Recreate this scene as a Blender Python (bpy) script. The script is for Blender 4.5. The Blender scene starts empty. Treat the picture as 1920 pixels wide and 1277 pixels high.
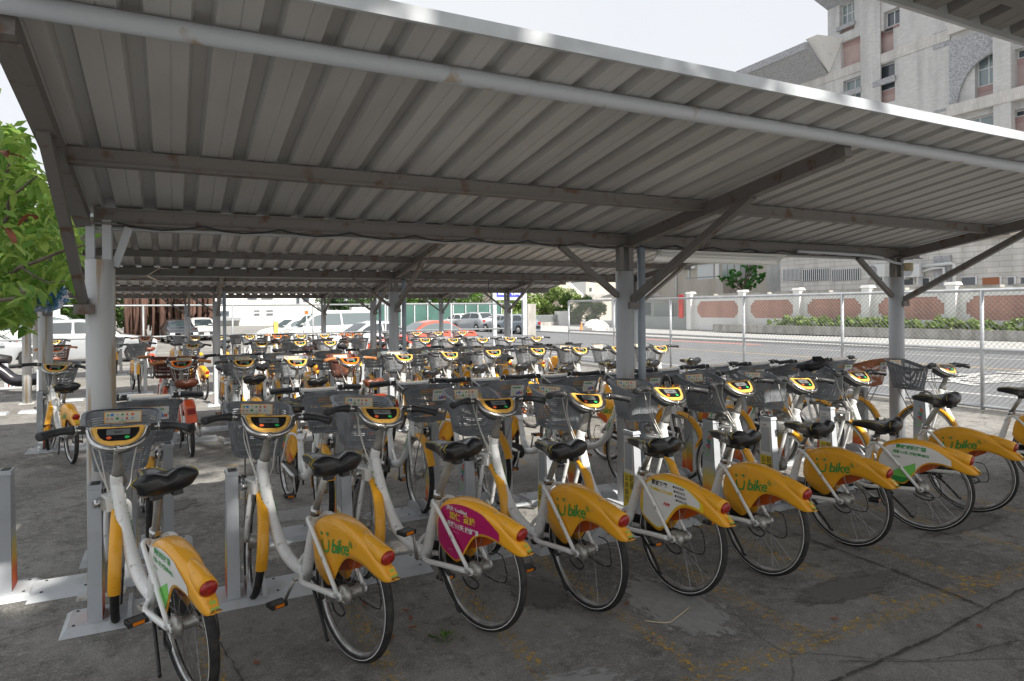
import bpy, math, random
from mathutils import Vector, Matrix
random.seed(7)
R = math.radians
S = bpy.context.scene
C = S.collection

# ------------------------------------------------------------------ camera
H = 1.75
F, CXP, CYP, YAW, ROLL = 1252.0, 960.0, 579.0, R(63), R(.5)
cam = bpy.data.cameras.new("camera"); camo = bpy.data.objects.new("camera", cam); C.objects.link(camo)
cam.sensor_width = 36; cam.lens = F / 1920 * 36
cam.shift_y = -(638.5 - CYP) / 1920
cam.clip_start = .05; cam.clip_end = 2000
fw = Vector((math.cos(YAW), math.sin(YAW), 0)); rt = Vector((math.sin(YAW), -math.cos(YAW), 0)); up = Vector((0, 0, 1))
cr, sr = math.cos(ROLL), math.sin(ROLL)
r2 = rt * cr + up * -sr; u2 = rt * sr + up * cr
# image right = rt*cr - up*sr ; image up = rt*sr + up*cr
camo.matrix_world = Matrix(((r2.x, u2.x, -fw.x, 0), (r2.y, u2.y, -fw.y, 0), (r2.z, u2.z, -fw.z, H), (0, 0, 0, 1)))
S.camera = camo

# ------------------------------------------------------------------ sky and sun
SUN_D = Vector((-.22, 1.0, -.977)).normalized()          # direction the light travels
SUN_EL = math.asin(-SUN_D.z); SUN_AZ = math.atan2(-SUN_D.x, -SUN_D.y)
w = bpy.data.worlds.new("World"); S.world = w; w.use_nodes = True
nt = w.node_tree; nt.nodes.clear()
sky = nt.nodes.new("ShaderNodeTexSky"); sky.sky_type = 'NISHITA'; sky.sun_disc = False
sky.sun_elevation = SUN_EL; sky.sun_rotation = SUN_AZ
sky.air_density = 1.0; sky.dust_density = 3.0; sky.ozone_density = 1.0
bgA = nt.nodes.new("ShaderNodeBackground"); bgA.inputs[1].default_value = .10
cl = nt.nodes.new("ShaderNodeBackground")              # thin bright cloud cover
tc = nt.nodes.new("ShaderNodeTexCoord"); ns = nt.nodes.new("ShaderNodeTexNoise"); ns.inputs["Scale"].default_value = 1.3; ns.inputs["Detail"].default_value = 5
mr = nt.nodes.new("ShaderNodeMapRange"); mr.inputs[1].default_value = .3; mr.inputs[2].default_value = .7; mr.inputs[3].default_value = .80; mr.inputs[4].default_value = .93
cl.inputs[0].default_value = (.97, .98, 1, 1); cl.inputs[1].default_value = .43
mx = nt.nodes.new("ShaderNodeMixShader"); out = nt.nodes.new("ShaderNodeOutputWorld")
L = nt.links
L.new(sky.outputs[0], bgA.inputs[0]); L.new(tc.outputs["Generated"], ns.inputs["Vector"]); L.new(ns.outputs[0], mr.inputs[0])
L.new(mr.outputs[0], mx.inputs[0]); L.new(bgA.outputs[0], mx.inputs[1]); L.new(cl.outputs[0], mx.inputs[2]); L.new(mx.outputs[0], out.inputs[0])
sl = bpy.data.lights.new("sun", 'SUN'); sl.energy = 3.6; sl.angle = R(.6); sl.color = (1, .95, .87)
so = bpy.data.objects.new("sun", sl); C.objects.link(so)
so.rotation_euler = SUN_D.to_track_quat('-Z', 'Y').to_euler(); so.location = (0, 0, 30)
S.view_settings.view_transform = 'Standard'; S.view_settings.look = 'None'
S.view_settings.exposure = 1.18; S.view_settings.gamma = 1; S.view_settings.use_curve_mapping = False
S.cycles.max_bounces = 8; S.cycles.diffuse_bounces = 5; S.cycles.transparent_max_bounces = 16

# ------------------------------------------------------------------ materials
def lin(h):
    if isinstance(h, str):
        v = [int(h[i:i+2], 16) / 255 for i in (0, 2, 4)]
        return tuple(x / 12.92 if x <= .04045 else ((x + .055) / 1.055) ** 2.4 for x in v) + (1,)
    return tuple(h) + (1,)
MATS = {}
def mat(name, col, rough=.5, metal=0, var=0, scale=8, col2=None, bump=0, bscale=40, emit=0, spec=.5, trans=0, lo=.4, hi=.65, coat=0, detail=6, stretch=(1, 1, 1), rv=0):
    if name in MATS: return MATS[name]
    m = bpy.data.materials.new(name); m.use_nodes = True; n = m.node_tree.nodes; l = m.node_tree.links
    b = n["Principled BSDF"]; c = lin(col)
    b.inputs["Base Color"].default_value = c; b.inputs["Roughness"].default_value = rough; b.inputs["Metallic"].default_value = metal
    b.inputs["Specular IOR Level"].default_value = spec; b.inputs["Coat Weight"].default_value = coat
    if trans: b.inputs["Transmission Weight"].default_value = trans
    if emit: b.inputs["Emission Color"].default_value = c; b.inputs["Emission Strength"].default_value = emit
    if var or col2 or bump or rv:
        t = n.new("ShaderNodeTexCoord"); mp = n.new("ShaderNodeMapping"); l.new(t.outputs["Object"], mp.inputs[0]); mp.inputs["Scale"].default_value = stretch
    if var or col2:
        no = n.new("ShaderNodeTexNoise"); no.inputs["Scale"].default_value = scale; no.inputs["Detail"].default_value = detail; l.new(mp.outputs[0], no.inputs["Vector"])
        ra = n.new("ShaderNodeMapRange"); ra.inputs[1].default_value = lo; ra.inputs[2].default_value = hi; l.new(no.outputs[0], ra.inputs[0])
        mi = n.new("ShaderNodeMix"); mi.data_type = 'RGBA'
        c2 = lin(col2) if col2 else tuple(x * (1 - var) for x in c[:3]) + (1,)
        mi.inputs[6].default_value = c; mi.inputs[7].default_value = c2; l.new(ra.outputs[0], mi.inputs[0]); l.new(mi.outputs[2], b.inputs["Base Color"])
        if rv:
            rr = n.new("ShaderNodeMapRange"); rr.inputs[3].default_value = rough; rr.inputs[4].default_value = min(1, rough + rv); l.new(no.outputs[0], rr.inputs[0]); l.new(rr.outputs[0], b.inputs["Roughness"])
    if bump:
        nb = n.new("ShaderNodeTexNoise"); nb.inputs["Scale"].default_value = bscale; nb.inputs["Detail"].default_value = 4; l.new(mp.outputs[0], nb.inputs["Vector"])
        bp = n.new("ShaderNodeBump"); bp.inputs["Strength"].default_value = bump; bp.inputs["Distance"].default_value = .01; l.new(nb.outputs[0], bp.inputs["Height"]); l.new(bp.outputs[0], b.inputs["Normal"])
    MATS[name] = m; return m
M = dict(
 white=mat("frame white paint", (.82, .83, .82), .28, col2=(.42, .40, .36), scale=38, lo=.62, hi=.74, coat=.5, rv=.25),
 amber=mat("amber fender plastic", (.98, .46, .016), .3, col2=(.70, .36, .07), scale=22, coat=.45, rv=.35, lo=.58, hi=.8, detail=9),
 orange=mat("orange fender plastic", (.75, .09, .015), .32, var=.2, scale=6, coat=.4, rv=.2),
 guard=mat("orange chain guard plastic", (.62, .12, .02), .4, var=.2, scale=6),
 tyre=mat("tyre rubber", (.011, .011, .012), .7, col2=(.028, .027, .025), scale=30, bump=.4, bscale=150),
 rim=mat("aluminium rim", (.62, .62, .61), .33, .9, var=.3, scale=20),
 steel=mat("polished steel", (.6, .6, .59), .25, 1, var=.3, scale=30),
 alloy=mat("brushed alloy", (.46, .45, .42), .42, .7, var=.25, scale=18),
 spoke=mat("spoke steel", (.3, .3, .3), .35, .8),
 black=mat("black plastic", (.03, .031, .034), .5, var=.4, scale=20),
 dark=mat("dark metal", (.05, .05, .05), .4, .6, var=.4, scale=25),
 leather=mat("black saddle vinyl", (.011, .012, .015), .27, bump=.06, bscale=90, coat=.25, rv=.2, var=.3),
 brown=mat("brown saddle vinyl", (.16, .045, .02), .38, bump=.08, bscale=90, var=.3),
 tan=mat("tan grip rubber", (.42, .17, .06), .6, var=.2),
 piping=mat("yellow piping", (.75, .6, .03), .5),
 basket=mat("grey basket plastic", (.23, .245, .265), .5, var=.3, scale=12, rv=.2),
 basketb=mat("maroon basket plastic", (.12, .03, .018), .45, var=.3, scale=12),
 basketo=mat("terracotta basket plastic", (.5, .2, .1), .5, var=.2, scale=12),
 housing=mat("dark console housing", (.07, .075, .085), .45, var=.3),
 bezel=mat("amber console bezel", (.88, .50, .10), .35, var=.12, scale=20, coat=.3),
 bezelo=mat("orange console bezel", (.85, .2, .012), .35, var=.12, scale=20, coat=.3),
 lcd=mat("grey display glass", (.16, .17, .17), .12, spec=.8),
 panel=mat("black display panel", (.012, .012, .014), .18),
 btnr=mat("orange button", (.8, .13, .03), .4), btng=mat("green button", (.03, .5, .12), .4),
 red=mat("red tail lens", (.42, .008, .006), .12, bump=.5, bscale=160, coat=.6, var=.5, scale=60),
 lens=mat("clear headlamp lens", (.75, .77, .78), .12, spec=.8),
 green=mat("green lettering", (.03, .3, .06), .5), greenl=mat("pale green lettering", (.2, .62, .12), .5),
 yel=mat("yellow lettering", (.8, .6, .03), .5), mag=mat("magenta vinyl", (.5, .012, .14), .35, var=.1),
 wht=mat("white vinyl", (.8, .8, .78), .4, var=.06), blk=mat("black lettering", (.03, .03, .03), .5),
 cream=mat("cream sticker", (.68, .66, .54), .5, var=.1), redp=mat("red lettering", (.55, .03, .03), .5),
 blue=mat("blue lettering", (.03, .2, .6), .5), pedal=mat("amber reflector", (.8, .22, .01), .2),
 cable=mat("pale cable sheath", (.62, .61, .57), .4), rust=mat("rust", (.18, .06, .02), .8, var=.5),
 dock=mat("pale grey dock paint", (.43, .455, .485), .42, var=.2, scale=7, lo=.55, hi=.8, rv=.25),
 plate=mat("dock plate paint", (.45, .475, .50), .5, col2=(.36, .37, .37), scale=6, lo=.5, hi=.75, rv=.2),
)

def tint(m, lo, hi):
    n = m.node_tree.nodes; l = m.node_tree.links; b_ = n["Principled BSDF"]; oi = n.new("ShaderNodeObjectInfo"); r_ = n.new("ShaderNodeMapRange"); r_.inputs[3].default_value = lo; r_.inputs[4].default_value = hi; l.new(oi.outputs["Random"], r_.inputs[0])
    mm = n.new("ShaderNodeMix"); mm.data_type = 'RGBA'; mm.blend_type = 'MULTIPLY'; mm.inputs[0].default_value = 1; k = b_.inputs["Base Color"]
    if k.links: l.new(k.links[0].from_socket, mm.inputs[6])
    else: mm.inputs[6].default_value = k.default_value
    l.new(r_.outputs[0], mm.inputs[7]); l.new(mm.outputs[2], k)
for k_, lo_, hi_ in (('white', .92, 1.04), ('amber', .82, 1.02), ('basket', .7, 1.25), ('dock', .85, 1.1), ('plate', .8, 1.1), ('orange', .85, 1.05), ('rim', .75, 1.0), ('leather', .7, 1.2), ('alloy', .8, 1.1), ('tyre', .7, 1.4)): tint(M[k_], lo_, hi_)

# ------------------------------------------------------------------ mesh builder
class B:
    def __init__(s): s.v = []; s.f = []; s.mi = []; s.sm = []; s.mats = []
    def m(s, mt):
        if mt not in s.mats: s.mats.append(mt)
        return s.mats.index(mt)
    def add(s, vs, fs, mt=0, smooth=False):
        o = len(s.v); s.v += [tuple(p) for p in vs]; s.f += [tuple(i + o for i in f) for f in fs]
        s.mi += [mt] * len(fs); s.sm += [smooth] * len(fs); return s
    def box(s, x0, x1, y0, y1, z0, z1, mt=0):
        v = [(x, y, z) for x in (x0, x1) for y in (y0, y1) for z in (z0, z1)]
        return s.add(v, [(0, 1, 3, 2), (4, 6, 7, 5), (0, 4, 5, 1), (2, 3, 7, 6), (0, 2, 6, 4), (1, 5, 7, 3)], mt)
    def frust(s, a, b, z0, z1, mt=0):      # two rectangles (x0,x1,y0,y1)
        v = [(a[0], a[2], z0), (a[1], a[2], z0), (a[1], a[3], z0), (a[0], a[3], z0), (b[0], b[2], z1), (b[1], b[2], z1), (b[1], b[3], z1), (b[0], b[3], z1)]
        return s.add(v, [(3, 2, 1, 0), (4, 5, 6, 7), (0, 1, 5, 4), (1, 2, 6, 5), (2, 3, 7, 6), (3, 0, 4, 7)], mt)
    def tube(s, path, rad, n=8, mt=0, cap=True, closed=False, flat=1.0, upv=None):
        P = [Vector(p) for p in path]; k = len(P); rs = rad if isinstance(rad, (list, tuple)) else [rad] * k
        base = len(s.v); nrm = None; vs = []
        for i in range(k):
            if closed: t = (P[(i + 1) % k] - P[i - 1])
            else: t = P[min(i + 1, k - 1)] - P[max(i - 1, 0)]
            t.normalize()
            if nrm is None:
                a = Vector(upv) if upv else (Vector((0, 0, 1)) if abs(t.z) < .9 else Vector((0, 1, 0)))
                nrm = (a - t * a.dot(t)).normalized()
            else: nrm = (nrm - t * nrm.dot(t)).normalized()
            bi = t.cross(nrm)
            for j in range(n):
                an = 2 * math.pi * (j + .5) / n
                vs.append(P[i] + (nrm * math.cos(an) + bi * math.sin(an) * flat) * rs[i])
        fs = []
        for i in range(k if closed else k - 1):
            a = i * n; b2 = ((i + 1) % k) * n
            for j in range(n): fs.append((a + j, a + (j + 1) % n, b2 + (j + 1) % n, b2 + j))
        s.add(vs, fs, mt, n > 4)
        if cap and not closed:
            o = base; s.f += [tuple(o + j for j in range(n))[::-1], tuple(o + (k - 1) * n + j for j in range(n))]; s.mi += [mt] * 2; s.sm += [False] * 2
        return s
    def bar(s, a, b, wx, wz, mt=0):        # rectangular bar between two points
        a = Vector(a); b = Vector(b); t = (b - a).normalized(); u = Vector((0, 0, 1)) if abs(t.z) < .95 else Vector((1, 0, 0))
        n1 = t.cross(u).normalized(); n2 = n1.cross(t).normalized()
        v = []
        for p in (a, b):
            for i, j in ((-1, -1), (1, -1), (1, 1), (-1, 1)): v.append(p + n1 * i * wx / 2 + n2 * j * wz / 2)
        return s.add(v, [(3, 2, 1, 0), (4, 5, 6, 7), (0, 1, 5, 4), (1, 2, 6, 5), (2, 3, 7, 6), (3, 0, 4, 7)], mt)
    def lathe(s, prof, axis='y', c=(0, 0, 0), n=32, mt=0, smooth=True, closed=False):  # prof: (r, h)
        vs = []; k = len(prof)
        for j in range(n):
            a = 2 * math.pi * j / n
            for r_, h in prof:
                x, y = r_ * math.cos(a), r_ * math.sin(a)
                p = (x, h, y) if axis == 'y' else ((x, y, h) if axis == 'z' else (h, x, y))
                vs.append((p[0] + c[0], p[1] + c[1], p[2] + c[2]))
        fs = []
        for j in range(n):
            a = j * k; b2 = ((j + 1) % n) * k
            for i in range(k if closed else k - 1):
                i2 = (i + 1) % k; fs.append((a + i, a + i2, b2 + i2, b2 + i))
        return s.add(vs, fs, mt, smooth)
    def prism(s, pts, fn, mt=0):           # fn(p, side) -> 3D, side 0/1
        n = len(pts); v = [fn(p, 0) for p in pts] + [fn(p, 1) for p in pts]
        return s.add(v, [tuple(range(n))[::-1], tuple(range(n, 2 * n))] + [(i, (i + 1) % n, n + (i + 1) % n, n + i) for i in range(n)], mt)
    def mesh(s, name, mats):
        me = bpy.data.meshes.new(name); me.from_pydata(s.v, [], s.f)
        for m_ in (mats if isinstance(mats, (list, tuple)) else [mats]): me.materials.append(m_)
        me.polygons.foreach_set("material_index", s.mi); me.polygons.foreach_set("use_smooth", s.sm); me.update(); return me
    def ob(s, name, mats, parent=None, loc=None, kind=None):
        return link(name, s.mesh(name, mats), parent, loc, kind)
def link(name, me, parent=None, loc=None, kind=None):
    o = bpy.data.objects.new(name, me); C.objects.link(o)
    if parent is not None: o.parent = parent
    if loc is not None: o.location = loc
    if kind: o['kind'] = kind
    return o
def thing(name, label, cat, loc=(0, 0, 0), rz=0, group=None):
    o = bpy.data.objects.new(name, None); C.objects.link(o); o.empty_display_size = .1
    o.location = loc; o.rotation_euler = (0, 0, rz); tag(o, label, cat, group); return o
def tag(o, label, cat, group=None):
    o['label'] = label; o['category'] = cat
    if group: o['group'] = group
    return o
def struct(o): o['kind'] = 'structure'; return o
def curve_pts(ctrl, n=24):                 # Catmull-Rom
    P = [Vector(p) for p in ctrl]; P = [P[0] * 2 - P[1]] + P + [P[-1] * 2 - P[-2]]; o = []
    seg = len(P) - 3
    for i in range(seg):
        k = max(2, n // seg)
        for j in range(k):
            t = j / k; a, b, c, d = P[i:i + 4]
            o.append(.5 * ((2 * b) + (c - a) * t + (2 * a - 5 * b + 4 * c - d) * t * t + (3 * b - a - 3 * c + d) * t ** 3))
    o.append(P[-2]); return o
_tc = {}
def text_geo(body, size=1, bold=0, shear=0, align='LEFT', res=2, space=1):
    key = (body, size, bold, shear, align, res, space)
    if key in _tc: return _tc[key]
    c = bpy.data.curves.new('t', 'FONT'); c.body = body; c.size = size; c.offset = bold; c.shear = shear; c.align_x = align; c.resolution_u = res; c.space_line = space
    o = bpy.data.objects.new('t', c); C.objects.link(o)
    dg = bpy.context.evaluated_depsgraph_get(); m = o.evaluated_get(dg).to_mesh()
    r = ([tuple(v.co) for v in m.vertices], [tuple(p.vertices) for p in m.polygons])
    o.evaluated_get(dg).to_mesh_clear(); bpy.data.objects.remove(o); bpy.data.curves.remove(c)
    _tc[key] = r; return r
def put_text(b, body, fn, size, mt=0, **k):   # fn(x,y)->3D
    v, f = text_geo(body, size, **k); b.add([fn(p[0], p[1]) for p in v], f, mt); return b
def gz(y): return 0 if y < 4.5 else -.007 * (min(y, 30) - 4.5)   # the yard falls away slightly

# ================================================================== BICYCLE PROTOTYPE MESHES (x forward, y left, z up; origin under the front hub)
WB = 1.10; WR = .335
MB = {}
def wheel_meshes():
    b = B()                                  # rim
    b.lathe([(.312, -.012), (.312, .012), (.300, .013), (.287, .007), (.287, -.007), (.300, -.013)], n=48, closed=True); MB['rim'] = b.mesh('rim', M['rim'])
    b = B()                                  # tyre with reflective stripe
    pr = []
    for i in range(10):
        a = math.pi * (i / 9) - math.pi / 2
        pr.append((.311 + .026 * math.cos(a), .0235 * math.sin(a)))
    b.lathe(pr + [(.308, .014), (.308, -.014)], n=48, closed=True)
    for sgn in (-1, 1): b.lathe([(.3135, sgn * .0242), (.3175, sgn * .0236)], n=48, mt=1)
    MB['tyre'] = b.mesh('tyre', [M['tyre'], M['wht']])
    rnd = random.Random(3)
    for nm, hr, hw, ns_ in (('spokes_front', .030, .034, 28), ('spokes_rear', .036, .034, 32)):
        b = B()
        for i in range(ns_):
            a = 2 * math.pi * i / ns_; sd = 1 if i % 2 else -1; off = (.75 if (i // 2) % 2 else -.75)
            h = Vector((hr * math.cos(a + off), sd * hw, hr * math.sin(a + off))); r_ = Vector((.292 * math.cos(a), 0, .292 * math.sin(a)))
            b.tube([h, r_], .00125, 3, cap=False)
        b.tube([(.291, 0, -.02), (.27, .0, -.02)], .003, 5)
        MB[nm] = b.mesh('spokes', M['spoke'])
    b = B(); b.lathe([(0, -.05), (.008, -.05), (.008, -.036), (.034, -.035), (.044, -.030), (.044, .030), (.034, .035), (.008, .036), (.008, .05), (0, .05)], n=20)
    MB['hub_front'] = b.mesh('hub', M['alloy'])
    b = B(); b.lathe([(0, -.062), (.008, -.062), (.008, -.045), (.03, -.044), (.038, -.036), (.03, -.03), (.028, .02), (.036, .03), (.05, .032), (.053, .040), (.05, .058), (.03, .066), (.012, .07), (.008, .085), (0, .085)], n=24)
    for k in range(6):
        a = k * 1.05; b.tube([(.044 * math.cos(a), .056, .044 * math.sin(a)), (.02 * math.cos(a), .072, .02 * math.sin(a))], .004, 4)
    MB['hub_rear'] = b.mesh('hub', M['alloy'])
wheel_meshes()
def interp(pts, u):
    for i in range(len(pts) - 1):
        if u <= pts[i + 1][0]:
            a, b = pts[i], pts[i + 1]; t = (u - a[0]) / (b[0] - a[0]); return a[1] + (b[1] - a[1]) * t
    return pts[-1][1]
def smooth_tab(pts, n=60):
    cp = curve_pts([(p[0], p[1], 0) for p in pts], n); o = [(p.x, p.y) for p in cp]
    o2 = [o[0]]
    for p in o[1:]:
        if p[0] > o2[-1][0] + 1e-4: o2.append(p)
    return o2
TOP = smooth_tab([(.775, .50), (.785, .565), (.81, .622), (.86, .668), (.94, .697), (1.02, .706), (1.10, .70), (1.19, .68), (1.28, .644), (1.35, .602), (1.42, .552), (1.475, .505)])
BOT = smooth_tab([(.775, .47), (.80, .425), (.85, .39), (.91, .362), (.965, .35), (1.0, .372), (1.04, .43), (1.09, .497), (1.14, .53), (1.20, .538), (1.27, .528), (1.34, .505), (1.40, .487), (1.44, .488), (1.475, .499)])
def fen_y(u, z, e=0):
    t, b_ = interp(TOP, u), interp(BOT, u); s = min(1, max(0, (z - b_) / max(1e-3, t - b_)))
    wmax = interp([(.775, .034), (.83, .052), (.95, .058), (1.2, .054), (1.35, .044), (1.43, .036), (1.46, .027), (1.475, .012)], u)
    d = t - z
    rr = .042
    y = wmax if d > rr else wmax - .040 * (1 - math.sqrt(max(0, 1 - ((rr - d) / rr) ** 2)))
    return y - .006 * (1 - s) + e
def fender_mesh():
    b = B(); us = [.775 + (.70) * i / 56 for i in range(57)]; rows = []
    for u in us:
        t, bo = interp(TOP, u), interp(BOT, u); h = t - bo; prof = []
        q = min(.042, h * .45); zs = [bo + (h - q) * k for k in (0, .33, .66, 1)] + [t - q * k for k in (.75, .5, .28, .12, .03, 0)]
        for z in zs: prof.append((z, fen_y(u, z) if z < t - 1e-6 else .004))
        rows.append((u, prof))
    V = []; n = 10
    for u, p in rows:
        ring = [(-u, y, z) for z, y in p] + [(-u, -y, z) for z, y in reversed(p)]
        V += ring
    fs = []; k = 20
    for i in range(len(rows) - 1):
        for j in range(k - 1): fs.append((i * k + j, i * k + j + 1, (i + 1) * k + j + 1, (i + 1) * k + j))
    # inner skin
    o = len(V)
    for u, p in rows: V += [(-u, y - .004, z - (.004 if z > interp(BOT, u) + .01 else 0)) for z, y in p] + [(-u, -y + .004, z - (.004 if z > interp(BOT, u) + .01 else 0)) for z, y in reversed(p)]
    for i in range(len(rows) - 1):
        for j in range(k - 1): fs.append((o + i * k + j, o + (i + 1) * k + j, o + (i + 1) * k + j + 1, o + i * k + j + 1))
        fs.append((i * k, (i + 1) * k, o + (i + 1) * k, o + i * k)); fs.append((i * k + k - 1, o + i * k + k - 1, o + (i + 1) * k + k - 1, (i + 1) * k + k - 1))
    for i in (0, len(rows) - 1):
        for j in range(k - 1): fs.append((i * k + j, i * k + j + 1, o + i * k + j + 1, o + i * k + j) if i else (i * k + j, o + i * k + j, o + i * k + j + 1, i * k + j + 1))
    b.add(V, fs, 0, True)
    # tail cone carrying the lamp
    path = [(-1.20, 0, .655), (-1.26, 0, .640), (-1.32, 0, .617), (-1.375, 0, .598), (-1.412, 0, .588)]
    b.tube(path, [.016, .031, .039, .042, .0415], 16, 0, cap=True)
    for x, z in ((-.93, .702), (-.955, .706)): b.lathe([(0, .003), (.004, .003), (.005, 0)], 'z', (x, 0, z), 8, 1)
    return b
MB['fender'] = fender_mesh().mesh('rear_fender', [M['amber'], M['steel']])
b = B(); b.tube([(-1.411, 0, .588), (-1.418, 0, .586), (-1.426, 0, .583), (-1.430, 0, .582)], [.038, .0375, .031, .014], 20); MB['tail'] = b.mesh('tail_light', M['red'])
# e-bike style box fender, rectangular lamp
b = B(); rows = []
for i in range(29):
    a = R(20 + 140 * i / 28); rows.append((-WB + math.cos(a) * .372 * (1 if a > 1.57 else 1.04), .335 + .372 * math.sin(a)))
vs = []; 
for (x, z) in rows:
    dx, dz = (x + WB), (z - .335); l_ = math.hypot(dx, dz); dx /= l_; dz /= l_
    vs += [(x - dx * .13, .06, z - dz * .13), (x - dx * .01, .06, z - dz * .01), (x, .045, z), (x, -.045, z), (x - dx * .01, -.06, z - dz * .01), (x - dx * .13, -.06, z - dz * .13)]
b.add(vs, [(i * 6 + j, i * 6 + 6 + j, i * 6 + 7 + j, i * 6 + 1 + j) for i in range(28) for j in range(5)], 0, True)
b.frust((-1.47, -1.44, -.045, .045), (-1.455, -1.30, -.05, .05), .47, .665, 0)
MB['fender_box'] = b.mesh('rear_fender', [M['orange']])
b = B(); b.box(-1.482, -1.462, -.04, .04, .575, .64); b.box(-1.486, -1.464, -.034, .034, .612, .634, 1); b.box(-1.486, -1.464, -.034, .034, .582, .604, 1); MB['tail_box'] = b.mesh('tail_light', [M['black'], M['red']])

# lettering -----------------------------------------------------------------
def side(sgn, x0, z0, rot=0, lift=.003):
    ca, sa = math.cos(rot), math.sin(rot)
    def f(x, y):
        xx, zz = x * ca - y * sa, x * sa + y * ca
        if sgn > 0: u = x0 + xx; 
        else: u = x0 - xx
        z = z0 + zz
        return (-u, sgn * (fen_y(u, z) + lift), z)
    return f
def stroke(b, pts, wd, fn, mt=0):
    P = [Vector((p[0], p[1], 0)) for p in pts]; vs = []
    for i, p in enumerate(P):
        t = (P[min(i + 1, len(P) - 1)] - P[max(i - 1, 0)]).normalized(); nn = Vector((-t.y, t.x, 0)) * wd / 2
        vs += [fn(p.x + nn.x, p.y + nn.y), fn(p.x - nn.x, p.y - nn.y)]
    b.add(vs, [(2 * i, 2 * i + 1, 2 * i + 3, 2 * i + 2) for i in range(len(P) - 1)], mt)
def disc(b, x, y, r_, fn, mt=0, n=10): b.add([fn(x + r_ * math.cos(6.2832 * i / n), y + r_ * math.sin(6.2832 * i / n)) for i in range(n)], [tuple(range(n))], mt)
def ulogo(b, fn, s=1, mt=0, cols=None):       # smiling U with dots for eyes, then 'bike' and radio waves
    c = cols or [mt] * 6
    u = [(.0, .045), (.001, .025), (.010, .006), (.028, 0), (.043, .006), (.050, .026), (.052, .050)]
    u = [(p.x, p.y) for p in curve_pts([(a, b_, 0) for a, b_ in u], 18)]
    stroke(b, [(x * s, y * s) for x, y in u], .008 * s, fn, c[0])
    disc(b, -.002 * s, .068 * s, .0075 * s, fn, c[1]); disc(b, .045 * s, .074 * s, .0075 * s, fn, c[1])
    for i, ch in enumerate('bike'):
        X = (.064, .100, .114, .150)[i] * s; v, f = text_geo(ch, .080 * s, .0016, .25)
        b.add([fn(p[0] + X, p[1] + .006 * s + i * .003 * s) for p in v], f, c[2 + i])
    for rr in (.014, .026):
        stroke(b, [(.186 * s + rr * s * math.cos(a), .055 * s + rr * s * math.sin(a)) for a in [R(-15 + 14 * k) for k in range(6)]], .006 * s, fn, c[1])
b = B()
for sg in (1, -1):
    if sg > 0: ulogo(b, side(1, .92, .520, R(2)), 1.28)
    else: ulogo(b, side(-1, 1.20, .525, R(2)), 1.28)
MB['logo'] = b.mesh('lettering', M['green'])
b = B()                                         # number on the tail tip
def tipf(x, y): u = 1.462 - y * .75; z = interp(TOP, u) + .002; return (-u - .002, x, z)
b.add([tipf(-.018, -.004), tipf(.018, -.004), tipf(.020, .045), tipf(-.020, .045)], [(0, 1, 2, 3)], 0)
put_text(b, '04', lambda x, y: (tipf(-(x), y + .02)[0] - .0012, -x, tipf(0, y + .02)[2] + .001), .024, 1, align='CENTER', bold=.0006)
put_text(b, '000906', lambda x, y: (tipf(-(x), y - .006)[0] - .0012, -x, tipf(0, y - .006)[2] + .001), .0125, 1, align='CENTER', bold=.0004)
MB['number'] = b.mesh('number_sticker', [M['amber'], M['greenl']])
def panel_poly(b, pts, fn, mt, n=14):          # fill a region given by upper/lower curves (u,lo,hi)
    vs = []; fs = []; k = 6
    for i, (u, lo, hi) in enumerate(pts):
        for j in range(k): vs.append(fn(u, lo + (hi - lo) * j / (k - 1)))
    for i in range(len(pts) - 1):
        for j in range(k - 1): fs.append((i * k + j, (i + 1) * k + j, (i + 1) * k + j + 1, i * k + j + 1))
    b.add(vs, fs, mt, True)
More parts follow.
